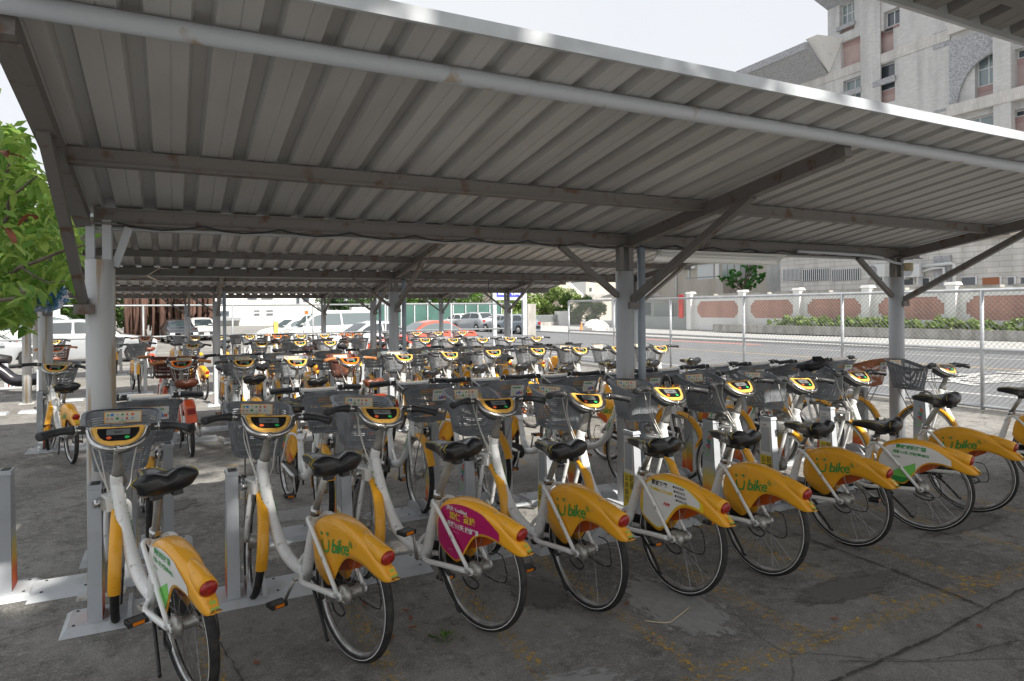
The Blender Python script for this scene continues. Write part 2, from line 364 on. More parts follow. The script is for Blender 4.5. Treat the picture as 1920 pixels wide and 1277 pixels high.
def ad_mesh(kind):
    b = B(); c = {'white': 0, 'green': 1, 'mag': 2, 'yel': 3, 'blk': 4, 'red': 5}
    for sg in (1, -1):
        fn = lambda u, z, e=.0012: (-u, sg * (fen_y(u, z) + e * 1.6 + .0006), z)
        us = [.80 + (1.295 - .80) * i / 40 for i in range(41)]
        bound = []
        for u in us:
            hi = interp(TOP, u) - .028; lo = interp(BOT, u) + .014
            if u > 1.18: hi -= (u - 1.18) * .25
            if u < .86: hi -= (.86 - u) * .9
            if hi - lo > .004: bound.append((u, lo, hi))
        base = {'pink': 'mag', 'green': 'white', 'app': 'yel'}[kind]
        panel_poly(b, bound, lambda u, z: fn(u, z), c[base])
        if kind == 'app': panel_poly(b, [(u, lo + .009, hi - .009) for u, lo, hi in bound[2:-2] if hi - lo > .03], lambda u, z: fn(u, z, .0018), c['white'])
        if kind == 'green':
            panel_poly(b, [(u, lo, min(hi, .45 + (u - .9) * .5)) for u, lo, hi in bound if u < 1.07 and min(hi, .45 + (u - .9) * .5) > lo + .004], lambda u, z: fn(u, z, .0018), 6)
            panel_poly(b, [(u, lo, min(hi, .415 - (u - .9) * .1)) for u, lo, hi in bound if u < 1.02 and min(hi, .415 - (u - .9) * .1) > lo + .004], lambda u, z: fn(u, z, .0024), c['green'])
        def T(s, x, z, size, m_, rot=0, **k):
            v, f = text_geo(s, size, **k)
            ca, sa = math.cos(rot), math.sin(rot); vv = []
            for p in v:
                xx, zz = p[0] * ca - p[1] * sa, p[0] * sa + p[1] * ca
                u = x + xx if sg > 0 else 2.05 - x - xx
                vv.append(fn(u, z + zz + (0 if sg > 0 else 0), .003))
            b.add(vv, f, c[m_])
        if kind == 'pink':
            T('|天天 YouBike|', .90, .640, .027, 'white', R(-3), bold=.0008); T('加保', .925, .595, .046, 'yel', R(-4), bold=.0010); T('登錄', 1.035, .590, .046, 'yel', R(-4), bold=.0010)
            T('月騎11天 抽好禮', .90, .548, .034, 'white', R(-4), bold=.0014); T('• • • • •', .95, .515, .016, 'white', R(-4)); T('◂ ◂ ◂', .90, .405, .02, 'white', 0)
        if kind == 'green':
            T('開啟減碳存摺', .93, .640, .034, 'green', R(-3), bold=.0012); T('月騎11天 減碳逾4KG', .905, .600, .027, 'green', R(-4), bold=.001); T('天天騎!', .90, .562, .018, 'green', R(-3))
        if kind == 'app':
            T('歡迎下載', .90, .635, .032, 'blk', R(-3), bold=.0008); T('YouBike 2.0 APP', .88, .600, .028, 'yel', R(-4), bold=.0010)
            for k, s_ in enumerate(('無線還車', '據點查詢', '預購優惠', '騎乘記錄')): T('●' + s_, 1.07 + k * .008, .640 - k * .026, .018, 'blk', R(-4))
            T('APP', 1.0, .52, .03, 'red', R(-8), bold=.001)
    return b.mesh('advert_panel', [M['wht'], M['green'], M['mag'], M['yel'], M['blk'], M['redp'], M['greenl']])
for k in ('pink', 'green', 'app'): MB['ad_' + k] = ad_mesh(k)

# frame ----------------------------------------------------------------------
b = B()
dt = curve_pts([(-.145, 0, .80), (-.175, 0, .70), (-.225, 0, .58), (-.295, 0, .465), (-.385, 0, .375), (-.50, 0, .325), (-.64, 0, .305)], 36)
b.tube(dt, [.030 + .004 * math.sin(i / len(dt) * 3.1) for i in range(len(dt))], 14)
b.tube([(-.105, 0, .70), (-.115, 0, .73), (-.142, 0, .81), (-.158, 0, .855), (-.160, 0, .862)], [.024, .030, .031, .031, .028], 14)
b.tube([(-.145, 0, .79), (-.12, 0, .742)], .03, 12)
b.tube([(-.625, 0, .27), (-.66, 0, .36), (-.70, 0, .49), (-.735, 0, .60), (-.76, 0, .685)], [.034, .031, .027, .024, .022], 14)
b.lathe([(.0, -.035), (.026, -.035), (.026, .035), (0, .035)], 'y', (-.64, 0, .295), 16)
b.tube(curve_pts([(-.55, 0, .33), (-.62, 0, .40), (-.685, 0, .44)], 8), [.012] * len(curve_pts([(-.55, 0, .33), (-.62, 0, .40), (-.685, 0, .44)], 8)), 8)
for s in (1, -1):
    b.tube(curve_pts([(-.63, s * .02, .30), (-.72, s * .066, .30), (-.86, s * .072, .315), (-1.06, s * .072, .332)], 18), .0155, 10)
    b.tube(curve_pts([(-.715, s * .012, .60), (-.76, s * .04, .648), (-.80, s * .068, .652), (-.845, s * .0755, .625), (-.92, s * .0755, .54), (-1.08, s * .074, .345)], 24), .0115, 8)
    b.lathe([(0, s * .068), (.022, s * .068), (.022, s * .078), (0, s * .078)], 'y', (-1.095, 0, .335), 12)
MB['frame'] = b.mesh('frame', M['white'])
b = B()                                          # leaf dots and 'Ubike' along the down tube
rnd = random.Random(5)
for k, t in enumerate((.16, .2, .26, .33, .42, .47)):
    i = int(t * (len(dt) - 1)); p = dt[i]
    for sg in (1, -1):
        q = Vector((0, sg, 0)) * .031 + p; b.add([(q.x + .007 * math.cos(a), q.y + sg * .0042, q.z + .007 * math.sin(a)) for a in [1.05 * j for j in range(6)]], [tuple(range(6))], k % 2)
for sg in (1, -1):
    a0 = Vector((-.205, 0, .625)); d_ = Vector((-.46, 0, -.89)).normalized(); n_ = Vector((d_.z, 0, -d_.x)) * (1 if sg > 0 else -1)
    put_text(b, 'Ubike', lambda x, y: tuple(a0 + d_ * x + n_ * (y - .012) * -1 + Vector((0, sg * .0352, 0))), .045, 0, bold=.001)
MB['tube_art'] = b.mesh('lettering', [M['green'], M['greenl']])
b = B(); 
def on_head(x, y): return (-.178 - y * .18, x, .77 + y)
b.add([(-.1775 - .034 * math.cos(.0) * 0 - .003, .012, .775), (-.1805, -.012, .775), (-.176, 0, .80)], [(0, 1, 2)], 0); MB['badge'] = b.mesh('badge', M['redp'])
# seat post + saddle
b = B(); z = .68
pts = []; rs = []
for i in range(41):
    t = i / 40; pts.append((-.76 - .055 * t * 1.6, 0, .675 + .16 * t)); rs.append(.0155 if i % 2 else .0185)
b.tube(pts, rs, 12); MB['post_bellow'] = b.mesh('seat_post', M['alloy'])
b = B(); b.tube([(-.758, 0, .675), (-.85, 0, .845)], .0155, 12); MB['post_plain'] = b.mesh('seat_post', M['alloy'])
b = B(); b.tube([(-.752, 0, .655), (-.763, 0, .695)], .026, 14); b.box(-.80, -.77, -.012, .012, .668, .69); b.tube([(-.79, -.022, .679), (-.79, .022, .679)], .006, 6); MB['clamp'] = b.mesh('seat_clamp', M['steel'])
def saddle():
    b = B(); n = 30; k = 24; V = []
    for i in range(n):
        s = i / (n - 1); x = .175 - .30 * s
        hw = interp([(0, .006), (.02, .020), (.07, .029), (.2, .037), (.38, .046), (.52, .064), (.66, .096), (.78, .117), (.88, .121), (.95, .108), (.985, .08), (1.0, .04)], s)
        zt = interp([(0, -.016), (.06, -.004), (.25, .002), (.5, -.004), (.7, .004), (.85, .014), (.95, .010), (1, -.004)], s)
        dp = interp([(0, .016), (.04, .036), (.2, .050), (.5, .068), (.8, .086), (.95, .075), (1, .035)], s)
        for j in range(k):
            f = 2 * math.pi * j / k; c, q = math.cos(f), math.sin(f)
            y = hw * math.copysign(abs(c) ** .75, c) * (1 if q > 0 else .86); top = q > 0
            z = zt - dp / 2 + dp / 2 * math.copysign(abs(q) ** (.62 if top else .5), q)
            if top: z += -.013 * math.exp(-(y / .022) ** 2) * max(0, min(1, (s - .3) * 2.5)) + .010 * math.exp(-((abs(y) / hw - .52) / .28) ** 2) * min(1, max(0, (s - .5) * 3))
            V.append((x, y, z))
    fs = [(i * k + j, (i + 1) * k + j, (i + 1) * k + (j + 1) % k, i * k + (j + 1) % k) for i in range(n - 1) for j in range(k)]
    fs += [tuple(range(k)), tuple((n - 1) * k + j for j in range(k))[::-1]]; b.add(V, fs, 0, True)
    return b, V, k, n
sb, SV, SK, SM_ = saddle(); MB['saddle'] = sb.mesh('saddle', M['leather']); MB['saddle_brown'] = sb.mesh('saddle', M['brown'])
b = B()
for sd in (1, -1):
    js = (3 if sd > 0 else 9); q = [Vector(SV[i * SK + js]) for i in range(3, 17)] + [Vector(SV[(17 + i) * SK + (js - i // 2 if sd > 0 else js + i // 2)]) for i in range(0, 6)]
    b.tube([p + Vector((0, sd * .0006, .0008)) for p in q],   .0012, 5)
    q = [Vector(SV[25 * SK + (jj if sd > 0 else 12 - jj)]) for jj in range(0, 4)]; b.tube([p + Vector((0, sd * .0008, .0006)) for p in q], .0012, 5)
MB['piping'] = b.mesh('piping', M['piping'])
b = B()
for sd in (1, -1): b.tube(curve_pts([(.12, sd * .012, -.045), (.02, sd * .022, -.062), (-.07, sd * .022, -.058), (-.1, sd * .035, -.05)], 10), .004, 6)
b.box(-.035, .03, -.03, .03, -.085, -.05); b.box(-.095, -.06, -.055, -.02, -.085, -.04); b.box(-.095, -.06, .02, .055, -.085, -.04); b.tube([(0, 0, -.09), (0, 0, -.05)], .02, 10)
MB['rails'] = b.mesh('saddle_rails', M['black'])
# crank, pedals, chain guard, kickstand
b = B()
b.lathe([(0, -.075), (.012, -.075), (.012, .075), (0, .075)], 'y', (0, 0, 0), 10)
for sd in (1, -1):
    dr = Vector((-.12 * sd, sd * .012, -.118 * sd)); o_ = Vector((0, sd * .072, 0)); b.tube([o_, o_ + dr * .5, o_ + dr], [.015, .010, .012], 8, flat=.7)
MB['crank'] = b.mesh('crank', M['alloy'])
b = B(); b.tube([(0, 0, 0), (0, .09, 0)], .008, 8)
for dx in (-.03, .03): b.box(dx - .006, dx + .006, .0, .09, -.012, .012)
for dy in (0.002, .084): b.box(-.034, .034, dy, dy + .006, -.011, .011)
b.box(-.0365, -.036, .02, .07, -.008, .008, 1); b.box(.036, .0365, .02, .07, -.008, .008, 1)
b.box(-.022, .022, .012, .078, .004, .011, 2); MB['pedal'] = b.mesh('pedal', [M['black'], M['pedal'], M['dark']])
b = B(); out_ = [(-.575, .33), (-.61, .365), (-.68, .372), (-.82, .362), (-1.06, .362), (-1.10, .34), (-1.09, .31), (-1.04, .30), (-.80, .25), (-.68, .225), (-.61, .24), (-.575, .27)]
b.prism(out_, lambda p, s: (p[0], -.052 - .012 * s, p[1])); b.prism([(-.80, .41), (-.86, .47), (-1.0, .50), (-1.1, .53), (-1.22, .535), (-1.2, .50), (-1.10, .445), (-.98, .40), (-.86, .375)], lambda p, s: (p[0], -.044 - .008 * s, p[1]), 1)
MB['chain'] = b.mesh('chain_guard', [M['dark'], M['guard']])
b = B(); b.tube(curve_pts([(-.80, .05, .30), (-.86, .07, .27), (-.92, .085, .235), (-1.02, .11, .15), (-1.035, .115, .13), (-1.06, .12, .125)], 16), .009, 8)
b.tube([(-.82, .045, .33), (-.90, .05, .26)], .012, 8); MB['kick'] = b.mesh('kickstand', M['dark'])
b = B()
b.tube(curve_pts([(-1.05, .085, .30), (-1.10, .10, .275), (-1.16, .10, .27), (-1.19, .10, .30), (-1.15, .10, .325), (-1.12, .09, .32)], 14), .005, 6)
MB['hubguard2'] = B().tube(curve_pts([(-1.04, -.07, .27), (-1.10, -.10, .235), (-1.19, -.10, .245), (-1.20, -.10, .31), (-1.17, -.10, .39), (-1.11, -.09, .40)], 14), .004, 6).mesh('derailleur_guard', M['dark']); MB['hubguard'] = b.mesh('hub_guard', M['dark'])

# front group ------------------------------------------------------------------
b = B()
for s in (1, -1):
    b.tube(curve_pts([(-.100, s * .022, .70), (-.095, s * .05, .675), (-.075, s * .056, .60), (-.04, s * .056, .47), (0, s * .056, .335)], 18), [.017 - .006 * i / 20 for i in range(len(curve_pts([(-.1, 0, .7), (-.1, 0, .7), (-.1, 0, .7), (-.1, 0, .7), (0, 0, 0)], 18)))], 10)
b.tube([(-.102, -.03, .70), (-.102, .03, .70)], .020, 10); MB['fork'] = b.mesh('fork', M['white'])
b = B(); V = []; fs = []; nA = 40
for i in range(nA):
    a = R(22 + (192 - 22) * i / (nA - 1)); rr = .352
    for dy, dr in ((-.031, -.022), (-.031, -.006), (-.022, .004), (0, .008), (.022, .004), (.031, -.006), (.031, -.022)):
        V.append((math.cos(a) * (rr + dr), dy, .335 + math.sin(a) * (rr + dr)))
for i in range(nA - 1):
    for j in range(6): fs.append((i * 7 + j, i * 7 + 7 + j, i * 7 + 8 + j, i * 7 + 1 + j))
b.add(V, fs, 0, True)
for q in (8, 16):
    a = R(192 - q); b.lathe([(0, .004), (.004, .003), (.0045, 0)], 'x', (math.cos(a) * .36 - .002, 0, .335 + math.sin(a) * .36), 8, 1)
MB['ffender'] = b.mesh('front_fender', [M['amber'], M['steel']]); MB['ffender_o'] = b.mesh('front_fender', [M['orange'], M['steel']])
b = B(); b.tube([(-.160, 0, .86), (-.165, 0, .875), (-.172, 0, .90), (-.20, 0, .985), (-.212, 0, 1.03)], [.032, .0325, .026, .021, .022], 16); b.lathe([(.0335, -.004), (.0335, .004)], 'z', (-.161, 0, .868), 16)
MB['stem'] = b.mesh('stem', M['alloy'])
# console: shield on a tilted plane
CO = Vector((-.205, 0, 1.085)); CF = Vector((.80, 0, .60)); CN = Vector((-.60, 0, .80)); CY = Vector((0, -1, 0))   # right, up-the-face, out
KS = 1.27
def cp(x, y, z=0): return tuple(CO + CY * x * KS + CF * y * KS + CN * z)
def shield(s, dy=0):
    half = [(0, -.066), (.030, -.063), (.058, -.050), (.080, -.026), (.092, .002), (.102, .030), (.100, .044), (.086, .048), (.05, .044), (0, .043)]
    half = [(p.x, p.y) for p in curve_pts([(a, c_, 0) for a, c_ in half], 30)]
    return [(x * s, y * s + dy) for x, y in half] + [(-x * s, y * s + dy) for x, y in reversed(half[1:-1])]
b = B(); o_, i_ = shield(1), shield(.93); n = len(o_)
b.add([cp(x, y, -.012) for x, y in o_] + [cp(x, y, .004) for x, y in o_] + [cp(x, y, .010) for x, y in i_], [(j, (j + 1) % n, n + (j + 1) % n, n + j) for j in range(n)] + [(n + j, n + (j + 1) % n, 2 * n + (j + 1) % n, 2 * n + j) for j in range(n)], 0, True)
b.add([cp(x, y, .010) for x, y in i_], [tuple(range(n))], 0); b.add([cp(x, y, -.012) for x, y in o_], [tuple(range(n))[::-1]], 0)
b.add([(cp(x, y, .0105)) for x, y in ((-.03, -.058), (.03, -.058), (.02, -.052), (-.02, -.052))], [(0, 1, 2, 3)], 0)
o2 = shield(1.13, -.002); n = len(o2); i2 = shield(1.09, -.002)
b.add([cp(x, y, -.030) for x, y in o2] + [cp(x, y, -.008) for x, y in o2] + [cp(x, y, .001) for x, y in i2], [(j, (j + 1) % n, n + (j + 1) % n, n + j) for j in range(n)] + [(n + j, n + (j + 1) % n, 2 * n + (j + 1) % n, 2 * n + j) for j in range(n)] + [tuple(range(2 * n, 3 * n)), tuple(range(n))[::-1]], 1, True)
m_sil = mat("silver plastic", (.66, .66, .64), .3, .3, var=.1); MB['console'] = b.mesh('console', [M['bezel'], m_sil]); MB['console_o'] = b.mesh('console', [M['bezelo'], m_sil])
b = B(); pnl = [(-.079, .031), (.079, .031), (.078, .008), (.067, -.020), (.050, -.037), (.03, -.043), (-.03, -.043), (-.050, -.037), (-.067, -.020), (-.078, .008)]
b.add([cp(x, y, .0115) for x, y in pnl], [tuple(range(10))[::-1]], 0)
b.add([cp(x, y, .0128) for x, y in ((-.044, .024), (.044, .024), (.044, -.010), (-.044, -.010))], [(3, 2, 1, 0)], 1)
for x, m_ in ((-.034, 2), (.034, 3)): b.add([cp(x + .010 * math.cos(a), -.025 + .0085 * math.sin(a), .0128) for a in [R(30 * k) for k in range(12)]], [tuple(range(12))], m_)
put_text(b, 'YouBike', lambda x, y: cp(x, y + .0345, .0118), .009, 4, align='CENTER'); put_text(b, '0024', lambda x, y: cp(x, y + .0, .0135), .016, 0, align='CENTER')
MB['display'] = b.mesh('display', [M['panel'], M['lcd'], M['btnr'], M['btng'], M['blk']])
b = B(); s1, s2 = shield(.97), shield(.80)
n = len(s1); b.add([cp(x, y, -.013) for x, y in s1] + [cp(x, y * 1, -.045) for x, y in s1] + [cp(x, y + .012, -.095) for x, y in s2], [(j, n + j, n + (j + 1) % n, (j + 1) % n) for j in range(n)] + [(n + j, 2 * n + j, 2 * n + (j + 1) % n, n + (j + 1) % n) for j in range(n)] + [tuple(range(2 * n, 3 * n))], 0, True)
MB['housing'] = b.mesh('console_housing', M['housing'])
b = B()
def hb(s): return curve_pts([cp(0, -.079, -.004), cp(s * .040, -.073, -.004), cp(s * .077, -.051, -.004), cp(s * .101, -.016, -.003), cp(s * .112, .022, .0), (-.168, -s * .152, 1.112), (-.170, -s * .185, 1.116), (-.174, -s * .222, 1.117)], 28)
for s in (1, -1): b.tube(hb(s), .0165, 12)
b.tube([cp(0, -.078, .006), cp(0, -.078, -.03)], .02, 14)
for s in (1, -1): b.tube([(-.170, -s * .192, 1.1165), (-.172, -s * .208, 1.117)], .0245, 14)
MB['handlebar'] = b.mesh('handlebar', M['steel'])
def grip(s):
    b = B(); P0 = curve_pts([(-.172, -s * .208, 1.117), (-.180, -s * .25, 1.117), (-.200, -s * .30, 1.112), (-.232, -s * .345, 1.104), (-.242, -s * .357, 1.102)], 20)
    rs = [interp([(0, .027), (.12, .024), (.25, .0205), (.5, .020), (.75, .024), (.93, .024), (1, .012)], i / (len(P0) - 1)) for i in range(len(P0))]
    b.tube(P0, rs, 12, flat=1.12); return b
for s, k in ((1, 'grip_r'), (-1, 'grip_l')): MB[k] = grip(s).mesh('grip', M['black']); MB[k + '_t'] = grip(s).mesh('grip', M['tan'])
for s, k in ((1, 'lever_r'), (-1, 'lever_l')):
    b = B(); b.tube(curve_pts([(-.155, -s * .165, 1.112), (-.135, -s * .185, 1.105), (-.128, -s * .24, 1.100), (-.150, -s * .31, 1.092), (-.165, -s * .335, 1.088)], 14), .006, 6)
    b.box(-.185, -.145, min(-s * .155, -s * .19), max(-s * .155, -s * .19), 1.095, 1.135)
    MB[k] = b.mesh('brake_lever', M['dark'])
b = B()
b.tube(curve_pts([(-.13, .15, 1.09), (-.05, .13, 1.10), (-.06, .09, .95), (-.13, .055, .80), (-.17, .035, .74)], 20), .0042, 6)
b.tube(curve_pts([(-.13, .13, 1.08), (-.12, .12, .98), (-.14, .08, .86), (-.17, .04, .77)], 16), .0038, 6)
b.tube(curve_pts([(-.12, -.14, 1.10), (-.03, -.10, 1.04), (-.05, -.07, .90), (-.09, -.06, .80), (-.12, -.04, .76)], 18), .0042, 6)
MB['cables'] = b.mesh('cable', M['cable'])
# basket
def basket_mesh():
    b = B(); n = 44
    def ring(t):
        x0 = .085 + (.055 - .085) * t; x1 = .30 + (.365 - .30) * t; hw0 = .125 + (.165 - .125) * t; hw1 = .145 + (.205 - .145) * t
        pts = []
        for i in range(n):
            a = 2 * math.pi * i / n + math.pi / n; ca, sa = math.cos(a), math.sin(a); e = .42
            cx = math.copysign(abs(ca) ** e, ca); cy = math.copysign(abs(sa) ** e, sa)
            x = (x0 + x1) / 2 + (x1 - x0) / 2 * cx; hw = hw0 + (hw1 - hw0) * (cx + 1) / 2; y = hw * cy
            zt = 1.065 + .085 * ((cx + 1) / 2) ** 1.3; zb = .835 + .01 * cx
            pts.append(Vector((x, y, zb + (zt - zb) * t)))
        return pts
    r0, r1 = ring(0), ring(1)
    def band(ta, tb, th):
        a_, c_ = ring(ta), ring(tb); cen = Vector((.21, 0, 0))
        V = []
        for p, q in zip(a_, c_):
            nn = Vector((p.x - .21, p.y, 0)).normalized() * th; V += [p, q, q + nn, p + nn]
        b.add(V, [(4 * i + j, 4 * ((i + 1) % n) + j, 4 * ((i + 1) % n) + (j + 1) % 4, 4 * i + (j + 1) % 4) for i in range(n) for j in range(4)], 0)
    N = 19
    for k in range(N):
        t = .05 + .80 * k / (N - 1); band(t, t + .027, .004)
    band(0, .05, .005); band(.875, 1.0, .007); band(.975, 1.0, .024)
    for i in range(n):
        if i % 2 == 0 or True:
            if i % 5 == 0:
                p, q = ring(.02)[i], ring(.92)[i]; nn = Vector((p.x - .21, p.y, 0)).normalized() * .0035; b.bar(p + nn, q + nn, .007, .006)
    zb = .838
    for k in range(12):
        y = -.125 + .25 * k / 11; b.box(.09, .30, y - .006, y + .006, zb - .004, zb + .002)
    for k in range(4): x = .10 + .19 * k / 3; b.box(x - .008, x + .008, -.13, .13, zb - .007, zb - .003)
    return b, ring
bk, bring = basket_mesh()
for k, m_ in (('basket', 'basket'), ('basketb', 'basketb'), ('basketo', 'basketo')): MB[k] = bk.mesh('basket', M[m_])
b = B()                                          # far cheaper basket for distant rows keeps the same outline
def frontwall(y, t):
    x = .30 + (.365 - .30) * t; z = .845 + (1.150 - .845) * t; return Vector((x, y, z))
# sticker inside the front wall, facing the rider
def ist(x, y, e=.0): p = frontwall(-x, .80 + y); return (p.x - .006 - e, p.y, p.z)
b.add([ist(-.10, -.075), ist(.10, -.075), ist(.10, .145), ist(-.10, .145)], [(3, 2, 1, 0)], 0)
b.add([ist(-.095, -.062, .0008), ist(.095, -.062, .0008), ist(.095, .132, .0008), ist(-.095, .132, .0008)], [(3, 2, 1, 0)], 1)
rn = random.Random(2)
for r_, yy in ((0, .088), (1, .012)):
    for q in range(6):
        x = -.082 + .026 * q + rn.uniform(-.003, .003); m_ = (2, 6, 4, 2, 3, 5, 5, 3, 2, 4, 3, 6)[q + 6 * r_]
        wq = .005 + .005 * rn.random(); hq = .018 + .012 * rn.random(); nn_ = (4, 10, 3, 10)[(q + r_) % 4]
        b.add([ist(x + wq * math.cos(a), yy + hq * math.sin(a), .0016) for a in [.78 + 6.2832 * k / nn_ for k in range(nn_)]], [tuple(range(nn_))[::-1]], m_)
        b.add([ist(x - .009, yy - .034, .0016), ist(x + .009, yy - .034, .0016), ist(x + .009, yy - .027, .0016), ist(x - .009, yy - .027, .0016)], [(3, 2, 1, 0)], 4)
put_text(b, 'YouBike', lambda x, y: ist(-x - .0, y * 3.2 - .052, .0016), .012, 2, align='CENTER')
MB['sticker'] = b.mesh('sticker', [M['amber'], M['cream'], M['green'], M['redp'], M['alloy'], M['btnr'], M['blue']])
b = B()                                          # number label outside, facing forward
def ost(x, y, e=0): p = frontwall(x, .66 + y); return (p.x + .0075 + e, p.y, p.z)
b.add([ost(-.0, -.13), ost(.125, -.13), ost(.125, .17), ost(.0, .17)], [(0, 1, 2, 3)], 0)
put_text(b, '04000806', lambda x, y: ost(x + .012, y / .30 + .085, .0012), .021, 1, bold=.0006)
ulogo(b, lambda x, y: ost(x + .018, y / .30 - .10, .0012), .5, 2, [2, 1, 3, 4, 3, 5])
MB['label'] = b.mesh('number_label', [M['wht'], M['green'], M['yel'], M['blue'], M['redp'], M['btnr']])
b = B(); b.box(.03, .30, -.03, .03, .818, .828); b.tube(curve_pts([(.03, 0, .822), (-.04, 0, .80), (-.09, 0, .74)], 8), .012, 8); b.tube([(.28, .06, .82), (.02, .055, .36)], .005, 6); b.tube([(.28, -.06, .82), (.02, -.055, .36)], .005, 6); MB['rack'] = b.mesh('basket_support', M['alloy'])
b = B(); b.tube([(.005, 0, .775), (.02, 0, .775), (.055, 0, .772), (.066, 0, .772)], [.018, .034, .038, .034], 18); b.tube([(.0665, 0, .772), (.069, 0, .772)], [.031, .024], 18, 1); b.box(-.06, .01, -.008, .008, .765, .785); MB['lamp'] = b.mesh('headlight', [M['alloy'], M['lens']])
b = B(); b.box(-.13, -.01, -.045, .05, .655, .735); b.box(-.10, -.03, .05, .075, .665, .725, 1); b.tube([(-.06, .07, .70), (-.06, .10, .70)], .024, 14, 1)
b.frust((-.03, .02, -.035, .035), (-.02, .015, -.03, .03), .66, .73, 0); MB['lock'] = b.mesh('lock_block', [M['wht'], M['steel']])

AX_P = Vector((-.015, 0, .335)); AX_D = Vector((-.33, 0, 1)).normalized()
def steer_mat(d): return Matrix.Translation(AX_P) @ Matrix.Rotation(d, 4, AX_D) @ Matrix.Translation(-AX_P)
def bicycle(label, X, Y, head, steer=0, lean=0, sz=.90, kind='std', lod=0, crank=0, group=None, ad=None, z=None, rolled=0):
    """X,Y: front wheel contact. head: heading of the frame (radians, 0 = +X)"""
    t = thing('bicycle', label, 'bicycle', (X, Y, gz(Y) if z is None else z), 0, group)
    t.matrix_world = Matrix.Translation((X, Y, gz(Y) if z is None else z)) @ Matrix.Rotation(head, 4, 'Z') @ Matrix.Rotation(-lean, 4, 'X')
    ob = kind == 'orange'
    SMx = steer_mat(steer)
    def P(n_, k, parent=t, front=False, loc=None, rot=None):
        o = bpy.data.objects.new(n_, MB[k]); C.objects.link(o); o.parent = parent
        m_ = Matrix.Identity(4)
        if loc is not None: m_ = Matrix.Translation(loc)
        if rot is not None: m_ = m_ @ Matrix.Rotation(rot, 4, 'Y')
        if front: m_ = SMx @ m_
        o.matrix_local = m_; return o
    P('frame', 'frame') if False else None
    fr = P('frame', 'frame'); 
    if lod < 2: P('lettering', 'tube_art', fr); P('badge', 'badge', fr)
    for pos, fb in (((-WB, 0, .335), 0), ((0, 0, .335), 1)):
        wl = P('wheel', 'rim', front=bool(fb), loc=pos, rot=rolled + fb)
        P('tyre', 'tyre', wl); P('hub', 'hub_front' if fb else 'hub_rear', wl)
        if lod < 3: P('spokes', 'spokes_front' if fb else 'spokes_rear', wl)
    rf = P('rear_fender', 'fender_box' if ob and ad is None else 'fender')
    if ob and ad is None: P('tail_light', 'tail_box')
    else:
        P('tail_light', 'tail')
        if lod < 3:
            P('number_sticker', 'number', rf)
            P('advert_panel', 'ad_' + ad, rf) if ad else P('lettering', 'logo', rf)
    sp = P('seat_post', 'post_bellow' if (lod == 0 and crank % 2 == 1 and sz > .9) else 'post_plain'); P('seat_clamp', 'clamp')
    dz = sz - .90
    ang = math.atan2(.092, .17)
    s_ = P('saddle', 'saddle_brown' if ob else 'saddle', loc=(-.84 - dz * .45, 0, sz), rot=R(3)); s_.matrix_local = Matrix.Translation((-.84 - dz * .45, 0, sz)) @ Matrix.Rotation(R(3), 4, 'Y') @ Matrix.Scale(1.22, 4)
    if lod < 2 and not ob: P('piping', 'piping', s_)
    P('saddle_rails', 'rails', s_)
    if dz > .0:
        sp.scale = (1, 1, 1); m_ = Matrix.Translation((-.758, 0, .675)) @ Matrix.Diagonal((1 + dz * 5, 1, 1 + dz * 5, 1)) @ Matrix.Translation((.758, 0, -.675)); sp.matrix_local = m_
    ck = P('crank', 'crank', loc=(-.64, 0, .295), rot=R(crank * 47))
    if lod < 3:
        for sd in (1, -1):
            pd = P('pedal', 'pedal', ck); ml = Matrix.Translation((-.12 * sd, sd * .084, -.118 * sd)) @ Matrix.Rotation(-R(crank * 47), 4, 'Y')
            if sd < 0: ml = ml @ Matrix.Rotation(math.pi, 4, 'Z')
            pd.matrix_local = ml
    P('chain_guard', 'chain'); P('kickstand', 'kick')
    if lod < 2: P('hub_guard', 'hubguard'); P('derailleur_guard', 'hubguard2')
    P('fork', 'fork', front=True); P('front_fender', 'ffender_o' if ob else 'ffender', front=True)
    P('stem', 'stem', front=True)
    bk_ = {'std': 'basket', 'orange': 'basketb', 'terra': 'basketo'}[kind]
    k_ = P('basket', bk_, front=True)
    if lod < 3: P('sticker', 'sticker', k_); P('number_label', 'label', k_)
    co = P('console', 'console_o' if ob else 'console', front=True); P('display', 'display', co)
    P('console_housing', 'housing', front=True)
    h_ = P('handlebar', 'handlebar', front=True); sfx = '_t' if ob else ''
    P('grip', 'grip_l' + sfx, h_); P('grip', 'grip_r' + sfx, h_)
    if lod < 3: P('brake_lever', 'lever_l', h_); P('brake_lever', 'lever_r', h_)
    if lod < 2: P('basket_support', 'rack', front=True)
    if lod < 3: P('cable', 'cables', front=True)
    P('headlight', 'lamp', front=True); P('lock_block', 'lock')
    return t

